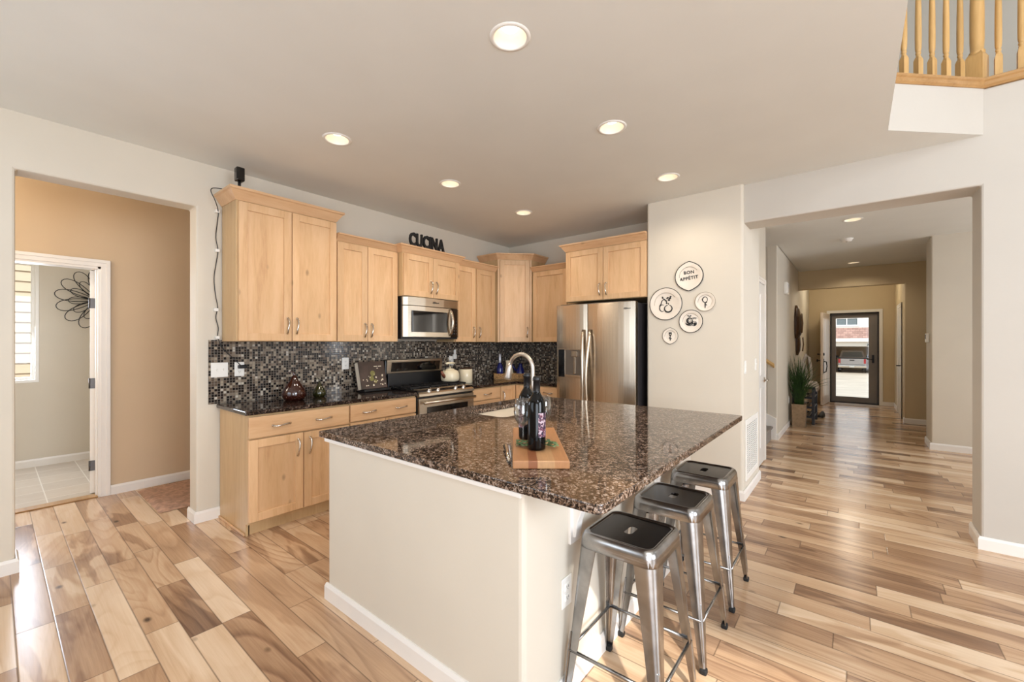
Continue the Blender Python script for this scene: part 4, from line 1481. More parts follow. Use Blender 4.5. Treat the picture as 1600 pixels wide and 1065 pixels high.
# ------------------------------------------------------------------ outlets and switches
def wall_plate(name, label, cat, fr, u, z, gangs=1, kind='outlet', w=None):
    w = w or 0.070 + 0.046 * (gangs - 1)
    t = thing(name, label, cat, tuple(fr.P(u, 0, z)))
    b = B()
    fr.box(b, u - w / 2, u + w / 2, 0, 0.006, z - 0.057, z + 0.057, 0.003)
    b.obj('cover_plate', M['white'], t)
    for g in range(gangs):
        c = u + (g - (gangs - 1) / 2) * 0.046
        if kind == 'outlet':
            for dz in (-0.02, 0.02):
                b = B()
                fr.box(b, c - 0.016, c + 0.016, 0.004, 0.009, z + dz - 0.0135, z + dz + 0.0135, 0.004)
                s = b.obj('socket', M['white'], t)
                b = B()
                for du in (-0.006, 0.006):
                    fr.box(b, c + du - 0.001, c + du + 0.001, 0.0085, 0.0094, z + dz - 0.003, z + dz + 0.006)
                fr.box(b, c - 0.002, c + 0.002, 0.0085, 0.0094, z + dz - 0.009, z + dz - 0.006)
                b.obj('slot', M['ink'], s)
        elif kind == 'toggle':
            b = B()
            fr.box(b, c - 0.005, c + 0.005, 0.005, 0.008, z - 0.012, z + 0.012, 0.001)
            b.tube([fr.P(c, 0.005, z), fr.P(c, 0.016, z + 0.008)], [0.005, 0.0035], 8)
            b.obj('toggle', M['white'], t)
        else:
            for dz in (-0.022, 0.022):
                b = B()
                fr.box(b, c - 0.016, c + 0.016, 0.004, 0.010, z + dz - 0.019, z + dz + 0.019, 0.003)
                b.obj('rocker', M['white'], t)
    return t
fb = F((0, 3.858, 0), (1, 0, 0), (0, -1, 0))
wall_plate('light_switch', 'white two-gang switch plate on the mosaic tiles at the far left', 'light switch', fb, 1.125, 1.152, 2, 'toggle')
wall_plate('power_outlet', 'white outlet with a black plug, right of the two-gang switch', 'outlet', fb, 1.262, 1.152, 1)
wall_plate('power_outlet', 'white outlet on the mosaic tiles beside the cookbook', 'outlet', fb, 2.175, 1.163, 1)
wall_plate('power_outlet', 'white outlet on the mosaic tiles right of the range, with white plugs in it', 'outlet', fb, 3.565, 1.145, 1)
fi = F((0, IY0, 0), (1, 0, 0), (0, -1, 0))
wall_plate('power_outlet', 'white outlet on the side of the island behind the nearest stool', 'outlet', fi, 1.403, 0.401, 1)
fp = F((0, 0.75, 0), (1, 0, 0), (0, -1, 0))
wall_plate('light_switch', 'white stacked rocker switch above the wall vent', 'light switch', fp, 4.165, 1.148, 1, 'rocker')
fp2 = F((0, 0.75, 0), (1, 0, 0), (0, -1, 0))
wall_plate('light_switch', 'narrow white switch plate between the stacked rocker and the pantry door', 'light switch', fp2, 4.66, 1.156, 1, 'toggle')
fh = F((0, 0.85, 0), (1, 0, 0), (0, -1, 0))
wall_plate('power_outlet', 'white outlet low on the hall wall beside the tall grass plant', 'outlet', fh, 8.30, 0.43, 1)
# plug-in devices
t = thing('wall_plug', 'tall white plug-in air freshener above the counter right of the range', 'plug', (3.60, 3.84, 1.15))
b = B().box(3.575, 3.625, 3.815, 3.849, 1.165, 1.225, 0.008)
b.lathe([(0.012, 0), (0.016, 0.01), (0.016, 0.05), (0.010, 0.06), (0, 0.06)], (3.60, 3.828, 1.222), 14)
b.obj('body', M['white'], t)
t = thing('wall_plug', 'small white plug beneath the air freshener right of the range', 'plug', (3.545, 3.84, 1.12))
B().box(3.527, 3.565, 3.818, 3.849, 1.098, 1.155, 0.006).obj('body', M['white'], t)
# black plug and the cable clipped up the cabinet side
t = thing('power_plug', 'black plug pushed into the outlet at the left end of the backsplash', 'plug', (1.268, 3.84, 1.17))
b = B().box(1.245, 1.305, 3.815, 3.849, 1.158, 1.185, 0.006)
b.obj('body', M['black'], t)
pts = [(1.262, 3.832, 1.185), (1.22, 3.846, 1.235), (1.17, 3.849, 1.29), (1.135, 3.849, 1.335), (1.118, 3.850, 1.385)]
for i, (dx, z) in enumerate([(0.0, 1.41), (0.006, 1.48), (-0.010, 1.56), (0.002, 1.64), (-0.012, 1.73), (-0.022, 1.86), (-0.008, 1.98), (0.004, 2.08), (-0.010, 2.18), (0.0, 2.30), (0.004, 2.38), (-0.03, 2.44), (-0.062, 2.50), (-0.060, 2.525), (-0.02, 2.532), (0.03, 2.530)]):
    pts.append((1.108 + dx, 3.846 if z < 2.35 else 3.80 - (i - 10) * 0.015 if i > 10 else 3.84, z))
pts += [(1.18, 3.68, 2.522), (1.19, 3.64, 2.520)]
sm = []
for i in range(len(pts) - 1):
    p, q = Vector(pts[i]), Vector(pts[i + 1])
    p0, q1 = Vector(pts[max(0, i - 1)]), Vector(pts[min(len(pts) - 1, i + 2)])
    for k in range(4):
        s = k / 4
        sm.append(0.5 * ((2 * p) + (q - p0) * s + (2 * p0 - 5 * p + 4 * q - q1) * s * s + (3 * p - 3 * q + q1 - p0) * s ** 3))
sm.append(Vector(pts[-1]))
tag(B().tube(sm, 0.0032, 6).obj('cable', M['black']), 'thin black cable clipped up the wall beside the tallest cabinet', 'cable')
for i, (x, z, lab) in enumerate(((1.108, 2.385, 'topmost white cable clip beside the tallest cabinet'), (1.108, 2.08, 'second white cable clip from the top beside the tallest cabinet'),
                  (1.100, 1.62, 'third white cable clip from the top beside the tallest cabinet'), (1.108, 1.405, 'lowest white cable clip just above the backsplash'))):
    t = thing('cable_clip', lab, 'cable clip', (x, 3.86, z), group='cable clips beside the cabinet')
    b = B().box(x - 0.014, x + 0.014, 3.836, 3.869, z - 0.012, z + 0.012, 0.003)
    b.obj('body', M['white'], t)

# ------------------------------------------------------------------ things on top of the wall cabinets
t = thing('security_camera', 'small black camera on a square foot on top of the tallest cabinet', 'camera', (1.19, 3.64, 2.512))
B().box(1.15, 1.235, 3.60, 3.685, 2.5125, 2.520, 0.003).obj('foot', M['black'], t)
B().tube([(1.192, 3.642, 2.52), (1.192, 3.642, 2.60)], 0.011, 10).obj('stem', M['black'], t)
b = B().box(1.165, 1.222, 3.612, 3.672, 2.592, 2.695, 0.008)
b.obj('body', M['black_gloss'], t)
t = thing('word_sign', 'black wooden letters spelling CUCINA standing above the microwave cabinet', 'sign', (2.95, 3.52, 2.338))
lets = []
x = 0.0
for ch in 'CUCINA':
    tm = text_mesh(ch, 0.180, 0.011, 0.0065)
    xs = [v.co.x for v in tm.verts]
    ys = [v.co.y for v in tm.verts]
    lets.append((tm, x, min(xs), min(ys)))
    x += max(xs) - min(xs) + 0.010
sx = 0.475 / x
for tm, x0, mx0, my0 in lets:
    tm.transform(Matrix.Translation((2.665, 3.50, 2.350)) @ Matrix.Rotation(PI / 2, 4, 'X') @ Matrix.Scale(sx, 4, (1, 0, 0)) @ Matrix.Translation((x0 - mx0, -my0, 0)))
    B().merge(tm).obj('letter', M['black_matte'], t)
B().box(2.66, 3.14, 3.485, 3.515, 2.3385, 2.351, 0.002).obj('base_strip', M['black_matte'], t)

# ------------------------------------------------------------------ things on the range-wall counter
def gourd(label, x, y, r, h, mat, lean):
    t = thing('glass_gourd', label, 'ornament', (x, y, CT))
    prof = [(0, 0), (r * 0.72, 0), (r * 0.95, r * 0.30), (r, r * 0.62), (r * 0.90, r * 0.98), (r * 0.62, r * 1.40), (r * 0.34, r * 1.80), (r * 0.20, r * 2.15), (r * 0.13, h * 0.86)]
    b = B().lathe(prof, (x, y, CT), 32)
    b.obj('body', mat, t)
    z = CT + h * 0.84
    b = B().tube([(x, y, z - 0.005), (x, y, z + 0.015), (x + lean * 0.2, y, z + 0.032), (x + lean * 0.7, y, z + 0.040), (x + lean * 1.5, y, z + 0.028)], [r * 0.14, r * 0.11, r * 0.08, r * 0.06, r * 0.035], 8)
    b.obj('stem', mat, t)
gourd('large amber glass gourd on the counter below the tallest cabinet', 1.587, 3.62, 0.092, 0.235, M['amber'], -0.035)
gourd('small olive glass gourd on the counter right of the amber one', 1.83, 3.68, 0.056, 0.150, M['olive'], -0.022)

t = thing('cookbook', 'thick cookbook with a dark food photo cover, leaning open-edged by the range', 'book', (2.38, 3.74, CT))
lean = math.radians(14)
mx = Matrix.Translation((2.235, 3.665, CT + 0.028)) @ Matrix.Rotation(math.radians(4), 4, 'Z') @ Matrix.Rotation(-lean, 4, 'X')
b = B().box(0.004, 0.300, 0.006, 0.060, 0.004, 0.266, 0.0, M=mx)
b.obj('pages', M['paper'], t)
b = B().box(0.0, 0.305, 0.0, 0.005, 0.0, 0.27, 0.001, M=mx)
b.box(0.0, 0.305, 0.061, 0.066, 0.0, 0.27, 0.001, M=mx)
b.box(0.300, 0.305, 0.0, 0.066, 0.0, 0.27, 0.001, M=mx)
b.obj('cover', M['cover'], t)
rr_ = random.Random(4)
for i in range(22):
    cx_, cz_ = rr_.uniform(0.02, 0.28), 0.03 + rr_.random() ** 1.6 * 0.13
    B().lathe([(0, -0.0012), (rr_.uniform(0.004, 0.011), -0.0012)], (0, 0, 0), 9, M=mx @ Matrix.Translation((cx_, 0, cz_)) @ Matrix.Rotation(-PI / 2, 4, 'X')).obj('printed_blossom', M['cover_dots'], t)
for x0_, x1_, z_ in ((0.175, 0.213, 0.215), (0.225, 0.263, 0.215), (0.205, 0.222, 0.195)):
    B().box(x0_, x1_, -0.0012, 0.0, z_, z_ + 0.009, M=mx).obj('title_line', M['cover_dots'], t)
for cx_, cz_, r_ in ((0.15, 0.15, 0.028), (0.13, 0.10, 0.026), (0.17, 0.07, 0.02)):
    B().lathe([(0, -0.001), (r_, -0.001)], (0, 0, 0), 14, M=mx @ Matrix.Translation((cx_, 0, cz_)) @ Matrix.Rotation(-PI / 2, 4, 'X')).obj('printed_fruit', M['cover_green'], t)
b = B()
b.box(2.25, 2.53, 3.64, 3.79, CT + 0.0005, CT + 0.010, 0.003)
b.box(2.25, 2.53, 3.640, 3.650, CT + 0.0005, CT + 0.026, 0.003)
tag(b.obj('book_stand', M['black_matte']), 'low dark stand under the leaning cookbook', 'book stand')

t = thing('kettle', 'ivory enamel kettle with wooden grip on the right rear burner', 'kettle', (3.30, 3.57, 0.93))
kx, ky, kz = 3.275, 3.56, 0.9305
B().lathe([(0, 0), (0.082, 0), (0.098, 0.010), (0.104, 0.035), (0.102, 0.085), (0.092, 0.112), (0.070, 0.128), (0.045, 0.134), (0, 0.134)], (kx, ky, kz), 36).obj('body', M['ivory'], t)
b = B().lathe([(0.048, 0.132), (0.046, 0.140), (0.02, 0.146), (0.006, 0.148), (0.006, 0.156), (0.013, 0.162), (0, 0.170)], (kx, ky, kz), 24)
b.obj('lid', M['ivory'], t)
b = B().tube([(kx - 0.09, ky - 0.01, kz + 0.055), (kx - 0.125, ky - 0.014, kz + 0.085), (kx - 0.142, ky - 0.016, kz + 0.118)], [0.022, 0.017, 0.013], 12)
b.obj('spout', plain('brown_spout', (120, 66, 46), 0.35), t)
b = B()
b.tube([(kx - 0.075, ky, kz + 0.115), (kx - 0.078, ky, kz + 0.17), (kx - 0.062, ky, kz + 0.200)], 0.0045, 8)
b.tube([(kx + 0.075, ky, kz + 0.115), (kx + 0.078, ky, kz + 0.17), (kx + 0.062, ky, kz + 0.200)], 0.0045, 8)
b.obj('bail', M['black'], t)
B().tube([(kx - 0.066, ky, kz + 0.201), (kx - 0.03, ky, kz + 0.206), (kx + 0.03, ky, kz + 0.206), (kx + 0.066, ky, kz + 0.201)], [0.011, 0.013, 0.013, 0.011], 12).obj('grip', M['ivory'], t)

t = thing('canister', 'cream canister with a dark lid beside the kettle', 'canister', (3.60, 3.62, CT))
B().lathe([(0, 0), (0.078, 0), (0.082, 0.006), (0.082, 0.162), (0.078, 0.166), (0, 0.166)], (3.56, 3.60, CT), 32).obj('body', M['ivory'], t)
B().lathe([(0.074, 0.166), (0.080, 0.168), (0.080, 0.180), (0.03, 0.184), (0.012, 0.19), (0, 0.19)], (3.56, 3.60, CT), 32).obj('lid', M['dark_carved'], t)

# tray with bottles in the counter corner
bk = (4.33, 3.56)
t = thing('wicker_tray', 'low rectangular wicker tray in the corner of the counter', 'tray', (bk[0], bk[1], CT))
MT = Matrix.Translation((bk[0], bk[1], CT)) @ Matrix.Rotation(math.radians(-45), 4, 'Z')
b = B()
b.box(-0.205, 0.205, -0.085, 0.085, 0.0005, 0.008, M=MT)
for i in range(5):
    z = 0.012 + i * 0.014
    b.tube([MT @ Vector(p) for p in ((-0.205, -0.085, z), (0.205, -0.085, z), (0.205, 0.085, z), (-0.205, 0.085, z))], 0.0075, 7, closed=True)
for i in range(10):
    for s in (-1, 1):
        p = MT @ Vector((-0.2 + i * 0.0444, s * 0.085, 0))
        b.tube([p + Vector((0, 0, 0.003)), p + Vector((0, 0, 0.074))], 0.0065, 6)
b.obj('basket', M['wicker'], t)
def on_tray(u, v):
    return MT @ Vector((u, v, 0.0085))
p = on_tray(-0.125, 0.0)
t = thing('bottle', 'dark blue bottle with a silver capped neck in the wicker tray', 'bottle', p)
B().lathe([(0, 0), (0.040, 0), (0.046, 0.012), (0.046, 0.12), (0.036, 0.165), (0.018, 0.20), (0.016, 0.21)], p, 24).obj('body', M['blue_glaze'], t)
B().lathe([(0.020, 0.205), (0.021, 0.21), (0.021, 0.32), (0.018, 0.325), (0, 0.325)], p, 20).obj('capsule', M['silver_foil'], t)
p = on_tray(-0.002, 0.02)
t = thing('pitcher', 'white jug in the middle of the wicker tray', 'jug', p)
B().lathe([(0, 0), (0.05, 0), (0.058, 0.03), (0.056, 0.09), (0.045, 0.15), (0.042, 0.20), (0.048, 0.235), (0.044, 0.235), (0.038, 0.20), (0, 0.19)], p, 28).obj('body', M['ivory'], t)
b = B().tube([p + Vector((0.03, 0.03, 0.20)), p + Vector((0.06, 0.06, 0.19)), p + Vector((0.068, 0.068, 0.13)), p + Vector((0.04, 0.04, 0.08))], 0.007, 8)
b.obj('handle', M['ivory'], t)
p = on_tray(0.146, -0.02)
t = thing('bottle', 'squat dark blue flask with a short spout in the wicker tray', 'bottle', p)
B().lathe([(0, 0), (0.042, 0), (0.054, 0.03), (0.056, 0.08), (0.044, 0.13), (0.024, 0.16), (0.022, 0.19), (0.026, 0.195), (0, 0.195)], p, 26).obj('body', M['blue_glaze'], t)
q = Vector((-0.05, 0.05, 0))
B().tube([p + q * 0.8 + Vector((0, 0, 0.10)), p + q * 1.3 + Vector((0, 0, 0.15)), p + q * 1.6 + Vector((0, 0, 0.19))], [0.014, 0.010, 0.009], 10).obj('spout', M['blue_glaze'], t)

# ------------------------------------------------------------------ things on the island
BA = math.radians(38.7)
bc = Vector((1.546, 1.111, CT))
t = thing('cutting_board', 'striped walnut cutting board on the island under the bottles', 'cutting board', bc, BA)
b = B().box(-0.317, 0.317, -0.1075, 0.1075, 0.0005, 0.031, 0.004)
b.obj('board', M['board'], t, world=False)

def wine_bottle(label, x, y, lab_dir):
    z = CT + 0.0315
    t = thing('wine_bottle', label, 'bottle', (x, y, z), group='wine bottles on the cutting board')
    B().lathe([(0, 0.004), (0.030, 0.0), (0.0365, 0.004), (0.0375, 0.012), (0.0375, 0.185), (0.035, 0.200), (0.026, 0.218), (0.017, 0.232), (0.0145, 0.242), (0.0140, 0.270)], (x, y, z), 36).obj('body', M['wine_bottle'], t)
    B().lathe([(0.0142, 0.236), (0.0150, 0.244), (0.0148, 0.283), (0.0165, 0.284), (0.0165, 0.296), (0.0148, 0.298), (0.0148, 0.303), (0, 0.303)], (x, y, z), 24).obj('capsule', M['black'], t)
    b = bmesh.new()
    a0 = math.atan2(lab_dir[1], lab_dir[0])
    n = 16
    lo = [b.verts.new((x + 0.0379 * math.cos(a0 + (k / n - 0.5) * 2.0), y + 0.0379 * math.sin(a0 + (k / n - 0.5) * 2.0), z + 0.055)) for k in range(n + 1)]
    hi = [b.verts.new((v.co.x, v.co.y, z + 0.155)) for v in lo]
    for k in range(n):
        f = b.faces.new((lo[k], lo[k + 1], hi[k + 1], hi[k]))
        f.smooth = True
    B().merge(b).obj('paper_label', M['wine_label'], t)
wine_bottle('front black wine bottle on the cutting board, its label turned right', 1.432, 1.030, (0.25, -1))
wine_bottle('rear black wine bottle on the cutting board, half hidden by the front one', 1.563, 1.180, (-0.9, 1))

def glass(label, x, y):
    z = CT + 0.0315
    t = thing('wine_glass', label, 'wine glass', (x, y, z), group='wine glasses on the cutting board')
    B().lathe([(0.033, 0.0), (0.033, 0.002), (0.012, 0.005), (0.004, 0.010), (0.0033, 0.02), (0.0033, 0.075), (0.006, 0.084)], (x, y, z), 24).obj('stem', M['wineglass'], t)
    B().lathe([(0.0, 0.082), (0.010, 0.084), (0.026, 0.096), (0.037, 0.118), (0.040, 0.145), (0.038, 0.172), (0.0335, 0.200), (0.0325, 0.200), (0.037, 0.172), (0.039, 0.145), (0.036, 0.119), (0.025, 0.098), (0.0, 0.086)], (x, y, z), 28).obj('bowl', M['wineglass'], t)
glass('clear stemmed wine glass right of the front bottle', 1.588, 1.108)
glass('clear stemmed wine glass left of the front bottle', 1.452, 1.117)

def sprig(label, x, y, ang, seed):
    z = CT + 0.0315
    t = thing('herb_sprig', label, 'herbs', (x, y, z))
    r = random.Random(seed)
    d = Vector((math.cos(ang), math.sin(ang), 0))
    n = Vector((-d.y, d.x, 0))
    P = [Vector((x, y, z + 0.004)) + d * (k * 0.010 - 0.025) + n * (0.006 * math.sin(k * 1.3)) + Vector((0, 0, 0.002 * k * (5 - k) / 4)) for k in range(6)]
    B().tube(P, 0.0014, 6).obj('stem', M['herb'], t)
    b = B()
    for k in range(30):
        p = P[r.randrange(6)] + n * r.uniform(-0.016, 0.016) + d * r.uniform(-0.006, 0.006) + Vector((0, 0, r.uniform(0.002, 0.022)))
        m = Matrix.Rotation(r.uniform(0, 6.28), 4, 'Z') @ Matrix.Rotation(r.uniform(-0.7, 0.7), 4, 'X')
        b.ball(p, 0.0105, 0.0058, 0.0026, sub=1, M=m)
    b.obj('leaves', M['herb'], t)
sprig('small sprig of green herbs left of the front wine bottle', 1.423, 1.100, math.radians(130), 3)
sprig('small sprig of green herbs right of the front wine bottle', 1.488, 1.000, math.radians(-62), 5)
t = thing('wine_pourer', 'slim tapered steel utensil lying left of the cutting board', 'utensil', (1.36, 1.15, CT))
p0, p1 = Vector((1.452, 1.215, CT + 0.0125)), Vector((1.285, 1.055, CT + 0.006))
b = B().tube([p0, p0.lerp(p1, 0.05), p0.lerp(p1, 0.5), p0.lerp(p1, 1.0)], [0.0115, 0.0118, 0.0088, 0.0050], 16)
b.obj('handle', M['chrome'], t)
B().tube([p1, p1 + (p1 - p0).normalized() * 0.02], [0.0052, 0.003], 10).obj('tip', M['black'], t)

# ------------------------------------------------------------------ decorative plates on the pantry wall (faces -X)
PX = 4.09
def plate(label, cy, cz, r, motif, rim='ink', rim_r=0.0035, pointed=False, sx=1.0, tilt=0):
    t = thing('wall_plate', label, 'decorative plate', (PX, cy, cz), group='decorative plates on the pantry wall')
    fr = F((PX, cy, cz), (0, -1, 0), (-1, 0, 0))          # u to the right as seen
    def rad(a):
        k = 1.0
        if pointed:
            for c in (PI / 2, -PI / 2):
                dd = abs((a - c + PI) % (2 * PI) - PI)
                k += 0.09 * max(0, 1 - dd / 0.55) ** 1.5
        return r * k
    n = 64
    loops = []
    for (s, h) in ((1.0, 0.0), (1.0, 0.008), (0.97, 0.012), (0.72, 0.009), (0.66, 0.005), (0.0, 0.005)):
        L = []
        for k in range(n):
            a = 2 * PI * k / n
            q = rad(a) if s > 0.9 else r
            L.append(tuple(fr.P(q * s * math.cos(a + tilt), h, q * s * math.sin(a + tilt))) if s > 0 else None)
        if s > 0:
            loops.append(L)
    b = B().loft(loops, smooth=False)
    b.obj('dish', M['decal'], t, smooth_angle=30)
    b = B().tube([fr.P(rad(2 * PI * k / n) * math.cos(2 * PI * k / n + tilt), 0.009, rad(2 * PI * k / n) * math.sin(2 * PI * k / n + tilt)) for k in range(n)], rim_r, 6, closed=True)
    b.obj('rim', M[rim], t)
    b = B().tube([fr.P(r * 0.70 * math.cos(2 * PI * k / n), 0.0085, r * 0.70 * math.sin(2 * PI * k / n)) for k in range(6, 34)], 0.0016, 5)
    b.obj('inner_ring', M['ink_soft'], t)
    b = B()
    motif(b, fr, r)
    b.obj('motif', M['ink'], t)
    return t
NI = 0.0062
def stroke(b, fr, pts, w=0.003, n=5):
    P = [Vector((p[0], p[1])) for p in pts]
    sm = []
    for i in range(len(P) - 1):
        a, c, e, g = P[max(0, i - 1)], P[i], P[i + 1], P[min(len(P) - 1, i + 2)]
        for k in range(n):
            s = k / n
            sm.append(0.5 * ((2 * c) + (e - a) * s + (2 * a - 5 * c + 4 * e - g) * s * s + (3 * c - 3 * e + g - a) * s ** 3))
    sm.append(P[-1])
    m = len(sm)
    b.tube([fr.P(p.x, NI, p.y) for p in sm], [w * 1.35 * (0.55 + 0.6 * math.sin(PI * i / max(1, m - 1))) for i in range(m)], 6)
def blob(b, fr, x, y, rx, ry, ang=0):
    n = 12
    L = [(x + rx * math.cos(a) * math.cos(ang) - ry * math.sin(a) * math.sin(ang), y + rx * math.cos(a) * math.sin(ang) + ry * math.sin(a) * math.cos(ang)) for a in [2 * PI * k / n for k in range(n)]]
    b.loft([[tuple(fr.P(u, h, z)) for u, z in L] for h in (0.0052, 0.0068)])
def ringstroke(b, fr, x, y, rx, ry, a0, a1, w=0.003):
    n = 14
    stroke(b, fr, [(x + rx * math.cos(math.radians(a0 + (a1 - a0) * k / n)), y + ry * math.sin(math.radians(a0 + (a1 - a0) * k / n))) for k in range(n + 1)], w, 1)
def m_text(b, fr, r):
    for txt, z in (('BON', 0.022), ('APP\u00c9TIT', -0.032)):
        tm = text_mesh(txt, 0.041, 0.0008, 0.0010, 1.12, 'CENTER')
        tm.transform(fr.M @ Matrix(((1, 0, 0, 0), (0, 0, 1, NI + 0.0005), (0, 1, 0, 0), (0, 0, 0, 1))) @ Matrix.Translation((0, z, 0)) @ Matrix.Rotation(math.radians(6 if len(txt) > 3 else 3), 4, 'Z'))
        b.merge(tm)
def m_fruit(b, fr, r):
    ringstroke(b, fr, 0.025, -0.045, 0.036, 0.034, 100, 430, 0.0042)
    ringstroke(b, fr, 0.022, -0.050, 0.030, 0.028, 180, 300, 0.005)
    ringstroke(b, fr, -0.032, -0.038, 0.026, 0.032, 60, 300, 0.003)
    stroke(b, fr, [(-0.062, -0.020), (-0.045, 0.0), (-0.035, 0.03), (-0.01, 0.048)], 0.003)
    stroke(b, fr, [(-0.02, 0.050), (0.004, 0.030), (0.010, 0.008)], 0.004)
    stroke(b, fr, [(0.025, -0.008), (0.028, 0.0), (0.022, 0.006)], 0.003)
    blob(b, fr, 0.010, 0.006, 0.009, 0.006)
    for x, y, a in ((0.018, 0.055, 0.5), (0.04, 0.048, 0.1), (0.046, 0.064, 0.9), (-0.028, 0.062, 2.0), (0.03, 0.034, -0.5)):
        stroke(b, fr, [(x - 0.012 * math.cos(a), y - 0.012 * math.sin(a)), (x - 0.004 * math.sin(a), y + 0.004 * math.cos(a)), (x + 0.012 * math.cos(a), y + 0.012 * math.sin(a))], 0.003)
        stroke(b, fr, [(x - 0.012 * math.cos(a), y - 0.012 * math.sin(a)), (x + 0.004 * math.sin(a), y - 0.004 * math.cos(a)), (x + 0.012 * math.cos(a), y + 0.012 * math.sin(a))], 0.0022)
def m_veg(b, fr, r):
    ringstroke(b, fr, -0.010, 0.006, 0.024, 0.025, 40, 390, 0.005)
    ringstroke(b, fr, -0.010, 0.006, 0.012, 0.012, 0, 360, 0.0014)
    ringstroke(b, fr, 0.030, -0.022, 0.022, 0.021, 0, 360, 0.002)
    blob(b, fr, 0.037, -0.026, 0.014, 0.016)
    blob(b, fr, 0.017, -0.018, 0.006, 0.010)
    blob(b, fr, -0.022, 0.050, 0.013, 0.005, -0.4)
    blob(b, fr, -0.004, 0.049, 0.011, 0.005, 0.7)
    stroke(b, fr, [(-0.050, -0.012), (-0.034, -0.026), (-0.012, -0.030), (0.006, -0.028)], 0.003)
    stroke(b, fr, [(-0.044, -0.026), (-0.028, -0.036), (-0.004, -0.040), (0.010, -0.036)], 0.002)
    for k in range(5):
        ringstroke(b, fr, 0.016 + 0.008 * k, 0.022 + 0.006 * (k % 2), 0.007, 0.007, 0, 240, 0.0012)
def m_spoon(b, fr, r):
    ringstroke(b, fr, 0.0, 0.018, 0.021, 0.025, 0, 360, 0.0026)
    ringstroke(b, fr, -0.003, 0.018, 0.019, 0.022, 100, 260, 0.003)
    stroke(b, fr, [(0.0, -0.008), (0.001, -0.03), (0.0, -0.062)], 0.0035)
    stroke(b, fr, [(0.0, -0.018), (0.014, -0.006), (0.018, 0.0)], 0.002)
    stroke(b, fr, [(0.002, -0.022), (0.012, -0.03), (0.014, -0.038)], 0.002)
def m_fork(b, fr, r):
    for x in (-0.011, -0.004, 0.004, 0.011):
        stroke(b, fr, [(x, 0.036), (x, 0.016)], 0.0022)
    stroke(b, fr, [(-0.012, 0.016), (0.0, 0.002), (0.012, 0.016)], 0.0035)
    stroke(b, fr, [(0.0, 0.006), (0.0, -0.022), (0.0, -0.046)], 0.003)
    blob(b, fr, -0.008, -0.020, 0.008, 0.005, 0.4)
    blob(b, fr, 0.008, -0.026, 0.007, 0.004, 0.4)
plate('pointed white wall plate lettered BON APPETIT', 1.197, 1.982, 0.124, m_text, 'ink', 0.0045, True, tilt=0.0)
plate('largest round wall plate, drawn with fruit and leaves', 1.413, 1.737, 0.153, m_fruit, 'ink', 0.0035)
plate('pale-rimmed wall plate drawn with a spoon, rightmost of the group', 1.057, 1.738, 0.086, m_spoon, 'ink_soft', 0.0026)
plate('round wall plate drawn with vegetables, in the middle of the group', 1.181, 1.563, 0.104, m_veg, 'ink', 0.0038)
plate('smallest pointed wall plate drawn with a fork, lowest of the group', 1.369, 1.430, 0.072, m_fork, 'ink', 0.0024, True)

# ------------------------------------------------------------------ return-air grille in the pantry wall
t = thing('air_vent', 'tall white return-air grille low on the wall before the pantry door', 'vent', (4.47, 0.75, 0.41))
gx0, gx1, gz0, gz1 = 4.175, 4.765, 0.145, 0.685
B().plate([rect(gx0, gx1, gz0, gz1), rect(gx0 + 0.045, gx1 - 0.045, gz0 + 0.045, gz1 - 0.045)], 0.740, 0.75, 'y', bev=0.003).obj('frame', M['white'], t)
B().box(gx0 + 0.04, gx1 - 0.04, 0.7485, 0.7495, gz0 + 0.04, gz1 - 0.04).obj('backing', M['steel_dark'], t)
b = B()
for k in range(24):
    z = gz0 + 0.05 + k * (gz1 - gz0 - 0.1) / 23
    b.box(gx0 + 0.04, gx1 - 0.04, 0.7425, 0.7485, z - 0.0050, z + 0.0050, 0.0015)
for k in range(7):
    x = gx0 + 0.045 + k * (gx1 - gx0 - 0.09) / 6
    b.box(x - 0.006, x + 0.006, 0.742, 0.7485, gz0 + 0.04, gz1 - 0.04)
b.obj('louvres', M['white'], t)

# ------------------------------------------------------------------ hall things
t = thing('door_chime', 'small white door chime high on the hall wall', 'door chime', (7.78, 0.84, 2.2))
B().box(7.68, 7.88, 0.805, 0.849, 2.12, 2.30, 0.008).obj('case', M['white'], t)
B().box(7.71, 7.85, 0.800, 0.806, 2.15, 2.27, 0.003).obj('front_cover', M['white_gloss'], t)
t = thing('thermostat', 'white thermostat on the side of the dining wall stub', 'thermostat', (7.86, -0.75, 1.43))
B().box(7.78, 7.90, -0.759, -0.728, 1.37, 1.49, 0.008).obj('case', M['white'], t)
B().box(7.80, 7.88, -0.7285, -0.726, 1.415, 1.475, 0.001).obj('display', M['steel_dark'], t)
t = thing('wall_sculpture', 'dark carved wooden mask hanging on the hall wall above the plant', 'wall art', (9.35, 0.84, 1.6))
def slab(b, cx, cz, ws, n=9, d=0.05):
    loops = []
    for (w, z, dd) in ws:
        loops.append([(cx + w * math.cos(a), 0.849 - 0.004 - dd * max(0, math.sin(a)), cz + z) for a in [PI * k / n for k in range(n + 1)]] + [(cx, 0.8485, cz + z)])
    b.loft(loops, smooth=False)
b = B()
slab(b, 9.25, 1.72, [(0.02, 0.33, 0.03), (0.10, 0.27, 0.06), (0.17, 0.12, 0.09), (0.18, -0.03, 0.10), (0.14, -0.20, 0.09), (0.07, -0.27, 0.05)])
b.obj('mask', M['dark_carved'], t)
b = B()
slab(b, 9.42, 1.34, [(0.05, 0.22, 0.03), (0.10, 0.14, 0.06), (0.11, 0.0, 0.07), (0.09, -0.12, 0.06), (0.03, -0.20, 0.03)])
b.obj('lower_mask', M['dark_carved'], t)
b = B()
